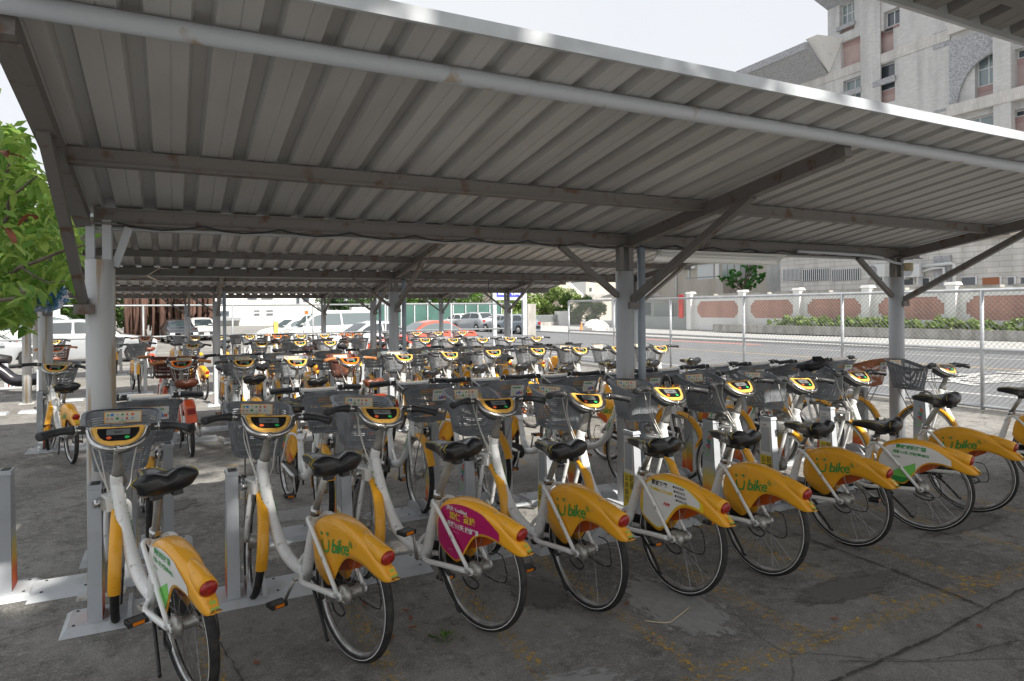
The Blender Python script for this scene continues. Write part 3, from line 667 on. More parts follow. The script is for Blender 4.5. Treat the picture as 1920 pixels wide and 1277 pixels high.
# ================================================================== GROUND
def nodes_mat(name):
    m = bpy.data.materials.new(name); m.use_nodes = True; return m, m.node_tree.nodes, m.node_tree.links, m.node_tree.nodes["Principled BSDF"]
def ground_mat():
    m, n, l, b = nodes_mat("worn yard concrete")
    t = n.new("ShaderNodeTexCoord")
    def noise(sc, det=8, rough=.6):
        q = n.new("ShaderNodeTexNoise"); q.inputs["Scale"].default_value = sc; q.inputs["Detail"].default_value = det; q.inputs["Roughness"].default_value = rough; l.new(t.outputs["Object"], q.inputs["Vector"]); return q.outputs[0]
    def rng(x, a, b_, c=0, d=1):
        q = n.new("ShaderNodeMapRange"); q.inputs[1].default_value = a; q.inputs[2].default_value = b_; q.inputs[3].default_value = c; q.inputs[4].default_value = d; l.new(x, q.inputs[0]); return q.outputs[0]
    def mix(f, a, b_, mode='MIX'):
        q = n.new("ShaderNodeMix"); q.data_type = 'RGBA'; q.blend_type = mode
        if isinstance(f, float): q.inputs[0].default_value = f
        else: l.new(f, q.inputs[0])
        for i, v in ((6, a), (7, b_)):
            if isinstance(v, tuple): q.inputs[i].default_value = v + (1,)
            else: l.new(v, q.inputs[i])
        return q.outputs[2]
    c = mix(rng(noise(.9), .38, .62), (.135, .130, .121), (.275, .266, .25))
    c = mix(rng(noise(4.5, 10, .7), .45, .7), c, (.085, .079, .07))
    c = mix(rng(noise(.35, 4), .5, .66), c, (.27, .262, .245))
    c = mix(rng(noise(16, 8, .8), .50, .66, 0, .8), c, (.36, .35, .33))
    c = mix(rng(noise(75, 4, .85), .52, .66, 0, .9), c, (.36, .345, .32))
    c = mix(rng(noise(110, 3, .85), .53, .66, 0, .9), c, (.035, .033, .03))
    c = mix(rng(noise(9, 8, .8), .56, .68, 0, .75), c, (.06, .055, .05))
    v = n.new("ShaderNodeTexVoronoi"); v.inputs["Scale"].default_value = 16; l.new(t.outputs["Object"], v.inputs["Vector"])
    c = mix(rng(v.outputs["Distance"], .03, .06, .85, 0), c, (.5, .48, .43))
    wv = n.new("ShaderNodeTexVoronoi"); wv.feature = 'DISTANCE_TO_EDGE'; wv.inputs["Scale"].default_value = .42
    add = n.new("ShaderNodeMix"); add.data_type = 'VECTOR'; add.inputs[0].default_value = .16
    nn = n.new("ShaderNodeTexNoise"); nn.inputs["Scale"].default_value = 2.5; nn.inputs["Detail"].default_value = 6; l.new(t.outputs["Object"], nn.inputs["Vector"])
    l.new(t.outputs["Object"], add.inputs[4]); l.new(nn.outputs["Color"], add.inputs[5]); l.new(add.outputs[1], wv.inputs["Vector"])
    c = mix(rng(wv.outputs["Distance"], .0, .004, .5, 0), c, (.03, .028, .025))
    l.new(c, b.inputs["Base Color"]); b.inputs["Roughness"].default_value = .85
    bp = n.new("ShaderNodeBump"); bp.inputs["Strength"].default_value = .55; bp.inputs["Distance"].default_value = .012; l.new(noise(55, 8, .75), bp.inputs["Height"]); l.new(bp.outputs[0], b.inputs["Normal"])
    return m
b = B(); xs = [-400, -30, 12.6]; ys = [-60, 4.5, 30, 600]
V = [(x, y, gz(y) - (0 if y < 30 else .0)) for y in ys for x in xs]
b.add(V, [(j * 3 + i, j * 3 + i + 1, j * 3 + i + 4, j * 3 + i + 3) for j in range(3) for i in range(2)])
struct(b.ob('ground', ground_mat()))
asph = mat("grey road asphalt", (.135, .14, .15), .85, col2=(.17, .175, .185), scale=2, bump=.4, bscale=120)
b = B(); V = [(x, y, gz(y) - .012 + (.008 if x > 13 else 0)) for y in ys for x in (12.6, 26.9)]
V = [(x, y, gz(y) - .01) for y in ys for x in (12.6, 26.9)]
b.add(V, [(0, 1, 3, 2), (2, 3, 5, 4), (4, 5, 7, 6)]); struct(b.ob('road', asph))
b = B(); V = [(x, y, gz(y) + .10) for y in ys for x in (26.95, 400)]; b.add(V, [(0, 1, 3, 2), (2, 3, 5, 4), (4, 5, 7, 6)])
V = [(26.95, y, gz(y) + z) for y in ys for z in (-.05, .10)]; b.add(V, [(0, 2, 3, 1), (2, 4, 5, 3), (4, 6, 7, 5)])
struct(b.ob('pavement', mat("pale pavement concrete", (.42, .42, .41), .8, var=.15, scale=3)))
# paint on the road
pw = mat("road paint white", (.5, .5, .49), .7, var=.15, scale=9); py_ = mat("road paint ochre", (.62, .42, .16), .7); prd = mat("kerb paint red", (.42, .20, .17), .7, var=.2)
def strip(x0, y0, x1, y1, wd, m_, nm='road_line', lift=.004, seg=1):
    b = B(); d = Vector((x1 - x0, y1 - y0, 0)).normalized(); q = Vector((-d.y, d.x, 0)) * wd / 2; V = []
    P = [Vector((x0, y0, 0)).lerp(Vector((x1, y1, 0)), i / seg) for i in range(seg + 1)]
    for p in P:
        for s in (1, -1): r_ = p + q * s; V.append((r_.x, r_.y, gz(r_.y) - .01 + lift))
    b.add(V, [(2 * i, 2 * i + 1, 2 * i + 3, 2 * i + 2) for i in range(seg)]); return struct(b.ob(nm, m_))
for a in ((14.3, -20, 14.3, 60, .16), (24.7, -20, 24.7, 21, .16), (17.2, 2, 17.2, 12.2, .1)): strip(*a, pw, seg=30)
strip(20.6, -10, 20.6, 25, .1, py_, seg=20); strip(26.0, 24, 26.0, 36, .9, prd, seg=8)
b = B(); put_text(b, '慢', lambda x, y: (15.2 + (y + .3) * 2.6, 9.3 - x * 1.5, gz(7) - .005), 1.3, align='CENTER', bold=.012); struct(b.ob('road_marking', pw))
b = B(); put_text(b, '車', lambda x, y: (18.3 + (y + .3) * 2.4, 9.0 - x * 1.5, gz(7) - .005), 1.3, align='CENTER', bold=.012); struct(b.ob('road_marking', pw))
# worn yellow bay lines, cement patches, weeds on the yard
def worn(name, col, thr, sc=26, alpha=.72):
    m, n, l, b_ = nodes_mat(name); t = n.new("ShaderNodeTexCoord"); q = n.new("ShaderNodeTexNoise"); q.inputs["Scale"].default_value = sc; q.inputs["Detail"].default_value = 9; q.inputs["Roughness"].default_value = .82
    l.new(t.outputs["Object"], q.inputs["Vector"]); r_ = n.new("ShaderNodeMapRange"); r_.inputs[1].default_value = thr; r_.inputs[2].default_value = thr + .03; r_.inputs[4].default_value = alpha; l.new(q.outputs[0], r_.inputs[0]); l.new(r_.outputs[0], b_.inputs["Alpha"])
    b_.inputs["Base Color"].default_value = col + (1,); b_.inputs["Roughness"].default_value = .85; return m
wy = worn("worn yellow paint", (.60, .38, .06), .53)
def bay(x0, y0, x1, y1, wd=.11):
    b = B(); d = Vector((x1 - x0, y1 - y0, 0)).normalized(); q = Vector((-d.y, d.x, 0)) * wd / 2
    a, c = Vector((x0, y0, 0)), Vector((x1, y1, 0)); V = [a + q, a - q, c - q, c + q]; b.add([(p.x, p.y, gz(p.y) + .004) for p in V], [(0, 1, 2, 3)]); struct(b.ob('painted_line', wy))
for x in (.15, .91, 1.57, 2.26, 3.0, 3.75, 4.5, 5.4, 6.36): bay(x, 2.45, x + .02, 4.1)
bay(-.5, 2.4, 7.5, 2.4, .13)
for k in range(6): bay(.6 + 1.5 * k, 6.7, .6 + 1.5 * k, 8.4)
def patch0(nm, cx, cy, rx, ry, m_, sd, z=.004):
    rn = random.Random(sd); b = B(); n = 40; V = []
    for i in range(n):
        a = 2 * math.pi * i / n; k = 1 + .16 * math.sin(3 * a + sd) + .09 * math.sin(7 * a + 2 * sd) + .05 * rn.uniform(-1, 1); V.append((cx + rx * k * math.cos(a), cy + ry * k * math.sin(a), gz(cy) + z))
    b.add(V, [tuple(range(n))]); struct(b.ob(nm, m_))
def soft(name, c1, c2):
    m, n, l, b_ = nodes_mat(name); t = n.new("ShaderNodeTexCoord"); q = n.new("ShaderNodeTexNoise"); q.inputs["Scale"].default_value = 5; q.inputs["Detail"].default_value = 10; q.inputs["Roughness"].default_value = .7; l.new(t.outputs["Object"], q.inputs["Vector"])
    ln = n.new("ShaderNodeVectorMath"); ln.operation = 'LENGTH'; l.new(t.outputs["Object"], ln.inputs[0]); ma = n.new("ShaderNodeMath"); ma.operation = 'MULTIPLY_ADD'; l.new(q.outputs[0], ma.inputs[0]); ma.inputs[1].default_value = 1.5; l.new(ln.outputs["Value"], ma.inputs[2])
    r_ = n.new("ShaderNodeMapRange"); r_.inputs[1].default_value = 1.30; r_.inputs[2].default_value = 1.50; r_.inputs[3].default_value = .9; r_.inputs[4].default_value = 0; l.new(ma.outputs[0], r_.inputs[0]); l.new(r_.outputs[0], b_.inputs["Alpha"])
    mi = n.new("ShaderNodeMix"); mi.data_type = 'RGBA'; mi.inputs[6].default_value = c1 + (1,); mi.inputs[7].default_value = c2 + (1,); q2 = n.new("ShaderNodeTexNoise"); q2.inputs["Scale"].default_value = 9; q2.inputs["Detail"].default_value = 8; l.new(t.outputs["Object"], q2.inputs["Vector"]); l.new(q2.outputs[0], mi.inputs[0]); l.new(mi.outputs[2], b_.inputs["Base Color"]); b_.inputs["Roughness"].default_value = .7; return m
cem = soft("smooth cement patch", (.20, .205, .20), (.42, .42, .41))
def patch(nm, cx, cy, rx, ry, m_, sd, z=.004):
    b = B(); b.add([(1.0 * math.cos(.2618 * i), 1.0 * math.sin(.2618 * i), 0) for i in range(24)], [tuple(range(24))]); o = struct(b.ob(nm, m_)); o.location = (cx, cy, gz(cy) + z); o.scale = (rx * 1.25, ry * 1.25, 1)
patch('cement_patch', 2.62, 3.08, .30, .52, cem, 1.3); patch('cement_patch', 1.05, 6.0, .5, .25, cem, 2.2); patch('cement_patch', 1.5, 2.6, .5, .2, cem, 3)
oil = soft("oil stain", (.09, .087, .082), (.19, .185, .175))
for k, (x, y, rx, ry) in enumerate(((3.7, 2.75, .5, .15), (.6, 3.0, .3, .2), (5.6, 3.1, .6, .12), (1.9, 2.2, .25, .3), (-.2, 6.8, .5, .3), (.9, 8.0, .4, .4), (2.0, 3.6, .2, .3))): patch('oil_stain', x, y, rx, ry, oil, k, .006 + .0004 * k)
dk = worn("dark joint", (.045, .042, .038), .42, 12, .8)
def crack(pts, wd=.018, sd=1):
    rn = random.Random(sd); P = curve_pts([(x, y, 0) for x, y in pts], 40); b = B(); V = []
    for i, p in enumerate(P):
        d = (P[min(i + 1, len(P) - 1)] - P[max(i - 1, 0)]).normalized(); q = Vector((-d.y, d.x, 0)) * wd * rn.uniform(.25, 1) * .5; o = Vector((rn.uniform(-1, 1), rn.uniform(-1, 1), 0)) * .006
        V += [(p.x + q.x + o.x, p.y + q.y + o.y, .008), (p.x - q.x + o.x, p.y - q.y + o.y, .008)]
    b.add(V, [(2 * i, 2 * i + 1, 2 * i + 3, 2 * i + 2) for i in range(len(P) - 1)]); struct(b.ob('crack', dk))
crack([(4.24, 3.6), (4.23, 2.9), (4.18, 2.38), (4.16, 2.2)], .03); crack([(2.2, 2.08), (3.4, 2.12), (4.65, 2.233), (6.0, 2.3)], .022, 4); crack([(.1, 2.2), (.3, 3.1), (.2, 3.9)], .01, 5); crack([(2.9, 2.2), (3.3, 2.0), (3.9, 1.9)], .012, 6)

# ================================================================== SHEDS
def weathered(name, col, col2, streak=(1, 1, .18), sc=5, rough=.55, lo=.52, hi=.72, bump=.15, metal=0):
    return mat(name, col, rough, metal, col2=col2, scale=sc, lo=lo, hi=hi, bump=bump, bscale=50, stretch=streak)
m_sheet = weathered("galvanised sheet underside", (.50, .50, .50), (.39, .38, .37), (1, .18, 1), 4, .5, .45, .8, .05)
_n = m_sheet.node_tree.nodes; _l = m_sheet.node_tree.links; _oi = _n.new("ShaderNodeObjectInfo"); _mr = _n.new("ShaderNodeMapRange"); _mr.inputs[3].default_value = .84; _mr.inputs[4].default_value = 1.06; _l.new(_oi.outputs["Random"], _mr.inputs[0])
_mm = _n.new("ShaderNodeMix"); _mm.data_type = 'RGBA'; _mm.blend_type = 'MULTIPLY'; _mm.inputs[0].default_value = 1; _b = _n["Principled BSDF"]; _src = _b.inputs["Base Color"].links[0].from_socket; _l.new(_src, _mm.inputs[6]); _l.new(_mr.outputs[0], _mm.inputs[7]); _l.new(_mm.outputs[2], _b.inputs["Base Color"])
m_post = weathered("grey blue column paint", (.42, .44, .465), (.33, .29, .24), sc=9, lo=.56, hi=.68)
m_postr = weathered("rust streaked column paint", (.50, .51, .51), (.36, .28, .19), (1, 1, .07), 14, .6, .56, .64)
m_beam = weathered("grey brown steel", (.15, .142, .135), (.11, .062, .038), (1, 1, 1), 9, .55, .56, .68)
m_pipe = weathered("pale grey pipe", (.47, .50, .54), (.33, .25, .17), (1, 1, 1), 8, .45, .62, .72)
m_fasc = mat("white fascia trim", (.50, .53, .56), .45, var=.25, scale=4); m_red = mat("red trim edge", (.45, .05, .04), .6)
SL = math.tan(R(9.5)); RP = .23
def roof_sheet(depth, ribs=4):                   # one corrugated sheet, ribs run along Y
    b = B(); prof = []
    for k in range(ribs):
        x = k * RP; prof += [(x, 0), (x + .012, .004), (x + .075, .004), (x + .08, 0), (x + .135, 0), (x + .140, .004), (x + .155, .004)] if False else [(x, 0), (x + .070, .0), (x + .074, .004), (x + .080, 0), (x + .138, 0), (x + .154, .046), (x + .206, .046), (x + .222, 0)]
    prof.append((ribs * RP, 0)); prof.append((ribs * RP + .012, .003)); n = len(prof); V = []
    for y, e in ((0, 0), (depth, 0)):
        V += [(x, y, z - y * SL) for x, z in prof]
    for y, e in ((0, 0), (depth, 0)): V += [(x, y, z - y * SL + .0012) for x, z in prof]
    fs = [(i, i + 1, n + i + 1, n + i) for i in range(n - 1)] + [(2 * n + i, 3 * n + i, 3 * n + i + 1, 2 * n + i + 1) for i in range(n - 1)] + [(i, 2 * n + i, 2 * n + i + 1, i + 1) for i in range(n - 1)] + [(n + i, n + i + 1, 3 * n + i + 1, 3 * n + i) for i in range(n - 1)]
    b.add(V, fs); return b.mesh('roof_sheet', m_sheet)
RS = {}
def zroof(y, yc, dz=0): return 2.42 + SL * (yc - y) + dz
def shed(label, yc, x0, x1, cols, y_hi, dz=0, pipes=(), first=4, last=4, rx=.03):
    t = thing('bike_shed', label, 'shed', (x0, yc, gz(yc)), 0)
    def w2(b, nm, ms, par=t): me = b.mesh(nm, ms); o = link(nm, me, par); o.matrix_parent_inverse = Matrix.Translation((-x0, -yc, -gz(yc))); return o
    yl = yc + .17; dep = yl - y_hi; key = round(dep, 3)
    n = int(math.ceil((x1 - x0) / (4 * RP) - 1e-6)); xo = 0
    for k in range(n):
        rb = first if k == 0 else last if k == n - 1 else 4
        if (key, rb) not in RS: RS[(key, rb)] = roof_sheet(dep, rb)
        o = link('roof_sheet', RS[(key, rb)], t); o.location = (xo, y_hi - yc, zroof(y_hi, yc, dz) - gz(yc) + .001 * (k % 2)); xo += rb * RP
    x1 = x0 + xo
    # purlins: round pipe near the high edge, two channels below
    yp = y_hi + .25; w2(B().tube([(x0 + .0, yp, zroof(yp, yc, dz) - .042), (x1, yp, zroof(yp, yc, dz) - .042)], .037, 14), 'purlin', m_pipe)
    ym = yc - .97
    b = B(); z = zroof(ym, yc, dz) - .008; b.box(x0 + .05, x1 - .05, ym - .03, ym + .03, z - .085, z); b.box(x0 + .05, x1 - .05, ym - .045, ym - .03, z - .085, z - .07); w2(b, 'purlin', m_beam)
    b = B(); z = zroof(yc, yc, dz) - .012; b.box(x0 + .1, x1 - .02, yc - .04, yc + .04, z - .10, z); b.box(x0 + .1, x1 - .02, yc - .075, yc - .04, z - .108, z - .096); b.box(x0 + .1, x1 - .02, yc - .055, yc - .04, z - .012, z); b.box(x0 + .1, x1 - .02, yc + .04, yc + .07, z - .11, z - .1); w2(b, 'beam', m_beam)
    b = B(); z = z - .118; b.box(x0 + .15, x1 - .03, yc + .12, yc + .20, z + .0, z + .02); b.box(x0 + .15, x1 - .03, yc + .18, yc + .20, z, z + .09); w2(b, 'gutter', m_fasc)
    b = B(); zt = zroof(y_hi, yc, dz); b.box(x0 - .02, x1 + .02, y_hi - .03, y_hi - .012, zt - .008, zt + .05); b.box(x0 - .02, x1 + .02, y_hi - .012, y_hi + .03, zt + .042, zt + .05); w2(b, 'fascia', m_fasc)
    for xx in (x0 - .012, x1 + .004):
        b = B(); b.add([(xx, y_hi, zt - .02), (xx, yl, zroof(yl, yc, dz) - .02), (xx, yl, zroof(yl, yc, dz) + .05), (xx, y_hi, zt + .05), (xx + .008, y_hi, zt - .02), (xx + .008, yl, zroof(yl, yc, dz) - .02), (xx + .008, yl, zroof(yl, yc, dz) + .05), (xx + .008, y_hi, zt + .05)], [(0, 1, 2, 3), (7, 6, 5, 4), (0, 4, 5, 1), (2, 6, 7, 3), (1, 5, 6, 2), (3, 7, 4, 0)]); w2(b, 'edge_trim', m_fasc)
    g = gz(yc)
    for i, cx in enumerate(cols):
        rusty = (i == 0 and cx < .5)
        b = B(); b.tube([(cx, yc, g), (cx, yc, 2.08 + dz)], .082, 20); b.box(cx - .13, cx + .13, yc - .13, yc + .13, g, g + .012); co = w2(b, 'column', m_postr if rusty else m_post)
        b = B(); b.box(cx - .075, cx - .028, yc - .03, yc + .03, 2.08 + dz, 2.31 + dz); b.box(cx + .015, cx + .065, yc - .05, yc + .05, 1.82 + dz, 2.33 + dz); co2 = w2(b, 'column_head', m_beam if i else m_post)
        # rafter and its brace, towards the high edge
        ye = yp + .03; zr = lambda y: zroof(y, yc, dz) - .055
        rxx = cx + (rx if i == 0 else .03)
        b = B(); b.bar((rxx, yc + .02, zr(yc + .02) - .03), (rxx, ye, zr(ye) - .03), .065, .09); b.bar((rxx, yc, zr(yc) - .079), (rxx, ye + .05, zr(ye + .05) - .079), .085, .008); w2(b, 'rafter', m_beam)
        yb = yc - 1.47; b = B(); b.bar((rxx, yc - .04, 1.80 + dz), (rxx, yb, zr(yb) - .07), .05 if i == 0 else .06, .055); b.box(rxx - .05, rxx + .06, yc - .10, yc - .05, 1.74 + dz, 1.80 + dz); w2(b, 'brace', m_beam)
        for sx in ((-1,) if i == len(cols) - 1 else (-1, 1) if i else (1,)):
            ln = .58 if sx < 0 else (.06 if i == 0 else .5)
            if i and sx > 0: continue
            zt2 = 2.29 + dz; b = B(); b.bar((cx + sx * .08, yc, 1.86 + dz if ln > .2 else 2.04 + dz), (cx + sx * (ln + .1), yc, zt2), .05, .045); w2(b, 'brace', m_beam if sx < 0 else m_post)
        if i in pipes: w2(B().tube([(cx + .165, yc - .03, g), (cx + .165, yc - .03, 2.32 + dz)], .036, 14), 'drain_pipe', mat('blue grey drain pipe', (.36, .42, .48), .4, var=.2, scale=5))
    return t
SH1 = shed('nearest bike shed with corrugated grey roof over the front row of bicycles', 4.93, -.53, 8.5, (-.40, 3.66, 7.57), 2.42, pipes=(1,), first=3, last=2, rx=-.085)
shed('second bike shed behind the nearest one, grey corrugated roof', 10.75, -2.2, 8.6, (-1.5, 3.28, 8.2), 8.42, dz=-.03, pipes=(1,))
shed('third bike shed further back with rusty leftmost column', 16.5, -4.2, 8.9, (-2.62, .9, 4.5, 8.25), 14.2, dz=-.10, pipes=(1, 2))
shed('farthest bike shed, its low beam just in front of the wire fence', 22.4, -6, 8.9, (-3.35, .42, 4.45, 8.57), 20.1, dz=-.14)
# the shed the photographer stands under: only its low edge shows top right
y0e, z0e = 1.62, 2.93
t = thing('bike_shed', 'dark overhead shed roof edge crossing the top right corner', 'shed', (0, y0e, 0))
me = roof_sheet(3.6); me.materials[0] = weathered('shade-dark sheet underside', (.20, .195, .19), (.13, .125, .12), (1, .2, 1), 4)  # shade under this roof is put into a darker copy of the sheet colour
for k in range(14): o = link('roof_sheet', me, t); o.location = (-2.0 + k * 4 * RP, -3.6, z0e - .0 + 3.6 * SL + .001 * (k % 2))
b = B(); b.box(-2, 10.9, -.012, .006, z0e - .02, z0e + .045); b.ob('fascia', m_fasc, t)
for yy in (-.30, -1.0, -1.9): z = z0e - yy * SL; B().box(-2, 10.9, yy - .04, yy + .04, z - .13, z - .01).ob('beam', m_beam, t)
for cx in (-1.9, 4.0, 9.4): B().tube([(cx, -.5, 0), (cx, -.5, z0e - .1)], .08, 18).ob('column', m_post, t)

# lamp under the beam, conduit, branch of cable
t = thing('batten_light', 'long white fluorescent light fitting hung under the beam right of the middle column', 'light', (4.75, 4.88, 2.2))
b = B(); x0, x1 = -.80, .80
b.add([(x0, -.07, -.03), (x1, -.07, -.03), (x1, .07, -.03), (x0, .07, -.03), (x0 + .03, -.02, .03), (x1 - .03, -.02, .03), (x1 - .03, .02, .03), (x0 + .03, .02, .03)], [(0, 1, 5, 4), (2, 3, 7, 6), (1, 2, 6, 5), (3, 0, 4, 7), (4, 5, 6, 7)]); b.box(x0, x1, -.074, -.068, -.045, -.028); b.box(x0, x1, .068, .074, -.045, -.028); b.ob('reflector', mat('white enamel', (.85, .85, .83), .35), t)
t.rotation_euler = (R(-38), 0, 0); t.location = (4.75, 4.84, 2.25)
B().tube([(x0 + .05, 0, -.02), (x1 - .05, 0, -.02)], .014, 10).ob('tube', mat("unlit tube glass", (.75, .76, .76), .3), t)
for xx in (-.5, .5): B().box(xx - .02, xx + .02, -.01, .01, .03, .095).ob('bracket', m_beam, t)
b = B(); b.tube(curve_pts([(5.8, 4.83, 2.32), (6.5, 4.83, 2.315), (7.1, 4.84, 2.30), (7.4, 4.86, 2.25), (7.58, 4.86, 2.23)], 20), .016, 8); tag(b.ob('conduit_pipe', m_pipe), 'thin grey conduit pipe sagging from the beam to the right-hand column top', 'pipe')
b = B(); b.lathe([(0, -.05), (.045, -.05), (.05, -.035), (.05, .03), (.044, .04), (0, .04)], 'z', (0, 0, 0), 18); o = b.ob('junction_box', mat("yellowed plastic", (.55, .47, .28), .5, var=.25), loc=(7.60, 4.80, 2.20)); tag(o, 'round yellowed junction box on top of the right-hand column', 'junction box')

for (xa_, xb_, yy_, zz2, lb_) in ((-.3, 3.6, 4.85, 2.31, 'thin dark cable clipped along the beam left of the middle column'), (3.7, 7.5, 4.84, 2.325, 'thin dark cable clipped along the beam right of the middle column'), (3.3, 8.2, 10.66, 2.27, 'thin cable sagging along the second shed beam')):
    n_ = 8; P_ = []
    for k in range(n_ * 4 + 1): f = k / (n_ * 4); P_.append((xa_ + (xb_ - xa_) * f, yy_, zz2 - .035 * abs(math.sin(f * n_ * math.pi))))
    tag(B().tube(P_, .006, 5).ob('cable', M['black']), lb_, 'cable')
b = B(); b.tube(curve_pts([(5.0, 10.7, 2.26), (4.98, 10.68, 2.1), (5.03, 10.66, 1.98), (5.0, 10.68, 1.9)], 12), .008, 5); tag(b.ob('hanging_wire', M['black']), 'short black wire dangling from the second shed beam', 'wire')

# ================================================================== DOCKS
def stripes(name):                               # printed flame gradient, real print on the dock's foot
    m, n, l, b_ = nodes_mat(name); t = n.new("ShaderNodeTexCoord"); sp = n.new("ShaderNodeSeparateXYZ"); l.new(t.outputs["Object"], sp.inputs[0])
    no = n.new("ShaderNodeTexNoise"); no.inputs["Scale"].default_value = 9; l.new(t.outputs["Object"], no.inputs["Vector"])
    ad = n.new("ShaderNodeMath"); ad.operation = 'MULTIPLY_ADD'; l.new(no.outputs[0], ad.inputs[0]); ad.inputs[1].default_value = .22; l.new(sp.outputs[2], ad.inputs[2])
    r_ = n.new("ShaderNodeValToRGB"); e = r_.color_ramp.elements; e[0].position = .16; e[0].color = (.55, .05, .01, 1); e[1].position = .52; e[1].color = (.46, .49, .52, 1)
    for p, c_ in ((.25, (.78, .16, .02, 1)), (.34, (.8, .45, .03, 1)), (.42, (.62, .55, .2, 1))): q = e.new(p); q.color = c_
    l.new(ad.outputs[0], r_.inputs[0]); l.new(r_.outputs[0], b_.inputs["Base Color"]); b_.inputs["Roughness"].default_value = .45; return m
m_str = stripes("printed flame stripe")
def dock_meshes():
    d = {}
    b = B(); A = (-.036, .036, -.088, .088); T = (-.032, .032, -.062, .062)   # body, leaning slightly
    b.add([(A[0], A[2], .03), (A[1], A[2], .03), (A[1], A[3], .03), (A[0], A[3], .03), (T[0], T[2] + .02, .755), (T[1], T[2] + .02, .755), (T[1], T[3] + .02, .755), (T[0], T[3] + .02, .755)], [(3, 2, 1, 0), (4, 5, 6, 7), (0, 1, 5, 4), (1, 2, 6, 5), (2, 3, 7, 6), (3, 0, 4, 7)])
    d['post'] = b.mesh('post', M['dock'])
    b = B(); b.frust((-.038, .038, -.050, .090), (-.034, .034, -.044, .084), .756, .778, 0); b.box(-.022, .022, -.028, .05, .778, .782, 1); d['cap'] = b.mesh('post_cap', [M['dock'], M['dark']])
    b = B()                                     # printed side strips
    for sx in (-1, 1):
        xx = lambda z: sx * (.036 - .004 * (z - .03) / .725 + .0012)
        def P(f, z): k = (z - .03) / .725; y0 = -.088 + .046 * k; y1 = .088 - .006 * k; return (xx(z), y0 + (y1 - y0) * f, z)
        b.add([P(.04, .035), P(.96, .035), P(.96, .42), P(.04, .42)], [(0, 1, 2, 3) if sx > 0 else (3, 2, 1, 0)])
    d['stripe'] = b.mesh('printed_stripe', m_str)
    def sidef(sx):
        def f(x, y):                            # x across (0..1 toward +Y seen from outside), y = z
            k = (y - .03) / .725; y0 = -.088 + .046 * k; y1 = .088 - .006 * k; xo = sx * (.036 - .004 * k + .0022); xx = x if sx > 0 else 1 - x
            return (xo, y0 + (y1 - y0) * xx, y)
        return f
    b = B()
    f = sidef(-1); b.add([f(.06, .16), f(.94, .16), f(.94, .735), f(.06, .735)], [(0, 1, 2, 3)], 0)
    f2 = lambda x, y: (f(x, y)[0] - .0008, f(x, y)[1], f(x, y)[2]); f3 = lambda x, y: (f(x, y)[0] - .0016, f(x, y)[1], f(x, y)[2])
    b.add([f2(.08, .17), f2(.92, .17), f2(.92, .44), f2(.08, .44)], [(0, 1, 2, 3)], 1)
    for i, ch in enumerate('公共自行'): put_text(b, ch, lambda x, y: f3(.16 + x / .165, .385 - i * .055 + y), .05, 2, bold=.0008)
    for i, ch in enumerate('記得'): put_text(b, ch, lambda x, y: f3(.56 + x / .165, .385 - i * .06 + y), .058, 2, bold=.0008)
    put_text(b, 'YouBike', lambda x, y: f3(.2 + x / .165, .70 + y), .022, 2); 
    b.add([f2(.14, .47), f2(.86, .47), f2(.86, .69), f2(.14, .69)], [(0, 1, 2, 3)], 4); b.add([f3(.17, .475), f3(.83, .475), f3(.83, .685), f3(.17, .685)], [(0, 1, 2, 3)], 3)
    d['advert'] = b.mesh('printed_panel', [M['wht'], M['yel'], M['blk'], M['dock'], M['cream']])
    b = B(); f = sidef(-1); ff = lambda x, y: f(.30 + x / .165, .62 + y)
    ca, sa = math.cos(R(70)), math.sin(R(70)); ulogo(b, lambda x, y: f(.5 + (x * ca - y * sa) / .165, .46 + (x * sa + y * ca)), 1.0, 0, [0, 1, 2, 3, 1, 4]); d['logo'] = b.mesh('lettering', [M['greenl'], M['green'], M['redp'], M['blue'], M['btnr']])
    b = B(); b.tube([(.04, .03, .705), (.075, .03, .705)], .034, 16, 0); b.tube([(.075, .03, .705), (.085, .03, .705)], .026, 16, 1); b.box(.044, .07, .0, .06, .60, .66, 0); d['lock'] = b.mesh('lock_socket', [M['steel'], M['dark']])
    b = B(); b.frust((-.16, .55, -.17, .19), (-.13, .535, -.12, .14), 0, .032, 0)
    for x in (-.1, .25, .48):
        for y in (-.09, .11): b.lathe([(0, .036), (.008, .036), (.009, .031)], 'z', (x, y, 0), 8, 1)
    d['plate'] = b.mesh('base_plate', [M['plate'], M['dark']])
    b = B()
    prof = [(-.14, .03), (-.10, .085), (-.05, .105), (.06, .105), (.12, .075), (.16, .03)]
    b.prism(prof, lambda p, s: ((-.014 if s else .014) * (1 if p[1] < .05 else .75), p[0], p[1])); d['guide'] = b.mesh('wheel_guide', M['plate'])
    b = B(); b.box(.09, .165, -.10, .12, .033, .04); d['shoe'] = b.mesh('guide_plate', M['dock'])
    return d
DM = dock_meshes()
ndock = [0]
def dock(label, X, Y, rz, style=0, lod=0, group=None):
    t = thing('bike_dock', label, 'bike dock', (X, Y, gz(Y)), rz, group)
    pl = link('base_plate', DM['plate'], t); po = link('post', DM['post'], t); link('post_cap', DM['cap'], t)
    link('printed_stripe', DM['stripe'], po)
    if style == 1: link('printed_panel', DM['advert'], po)
    elif style == 0: link('lettering', DM['logo'], po)
    link('lock_socket', DM['lock'], t)
    if lod < 2:
        for dx in (.085, .17): link('wheel_guide', DM['guide'], t, (dx, 0, 0))
        link('guide_plate', DM['shoe'], t)
    return t

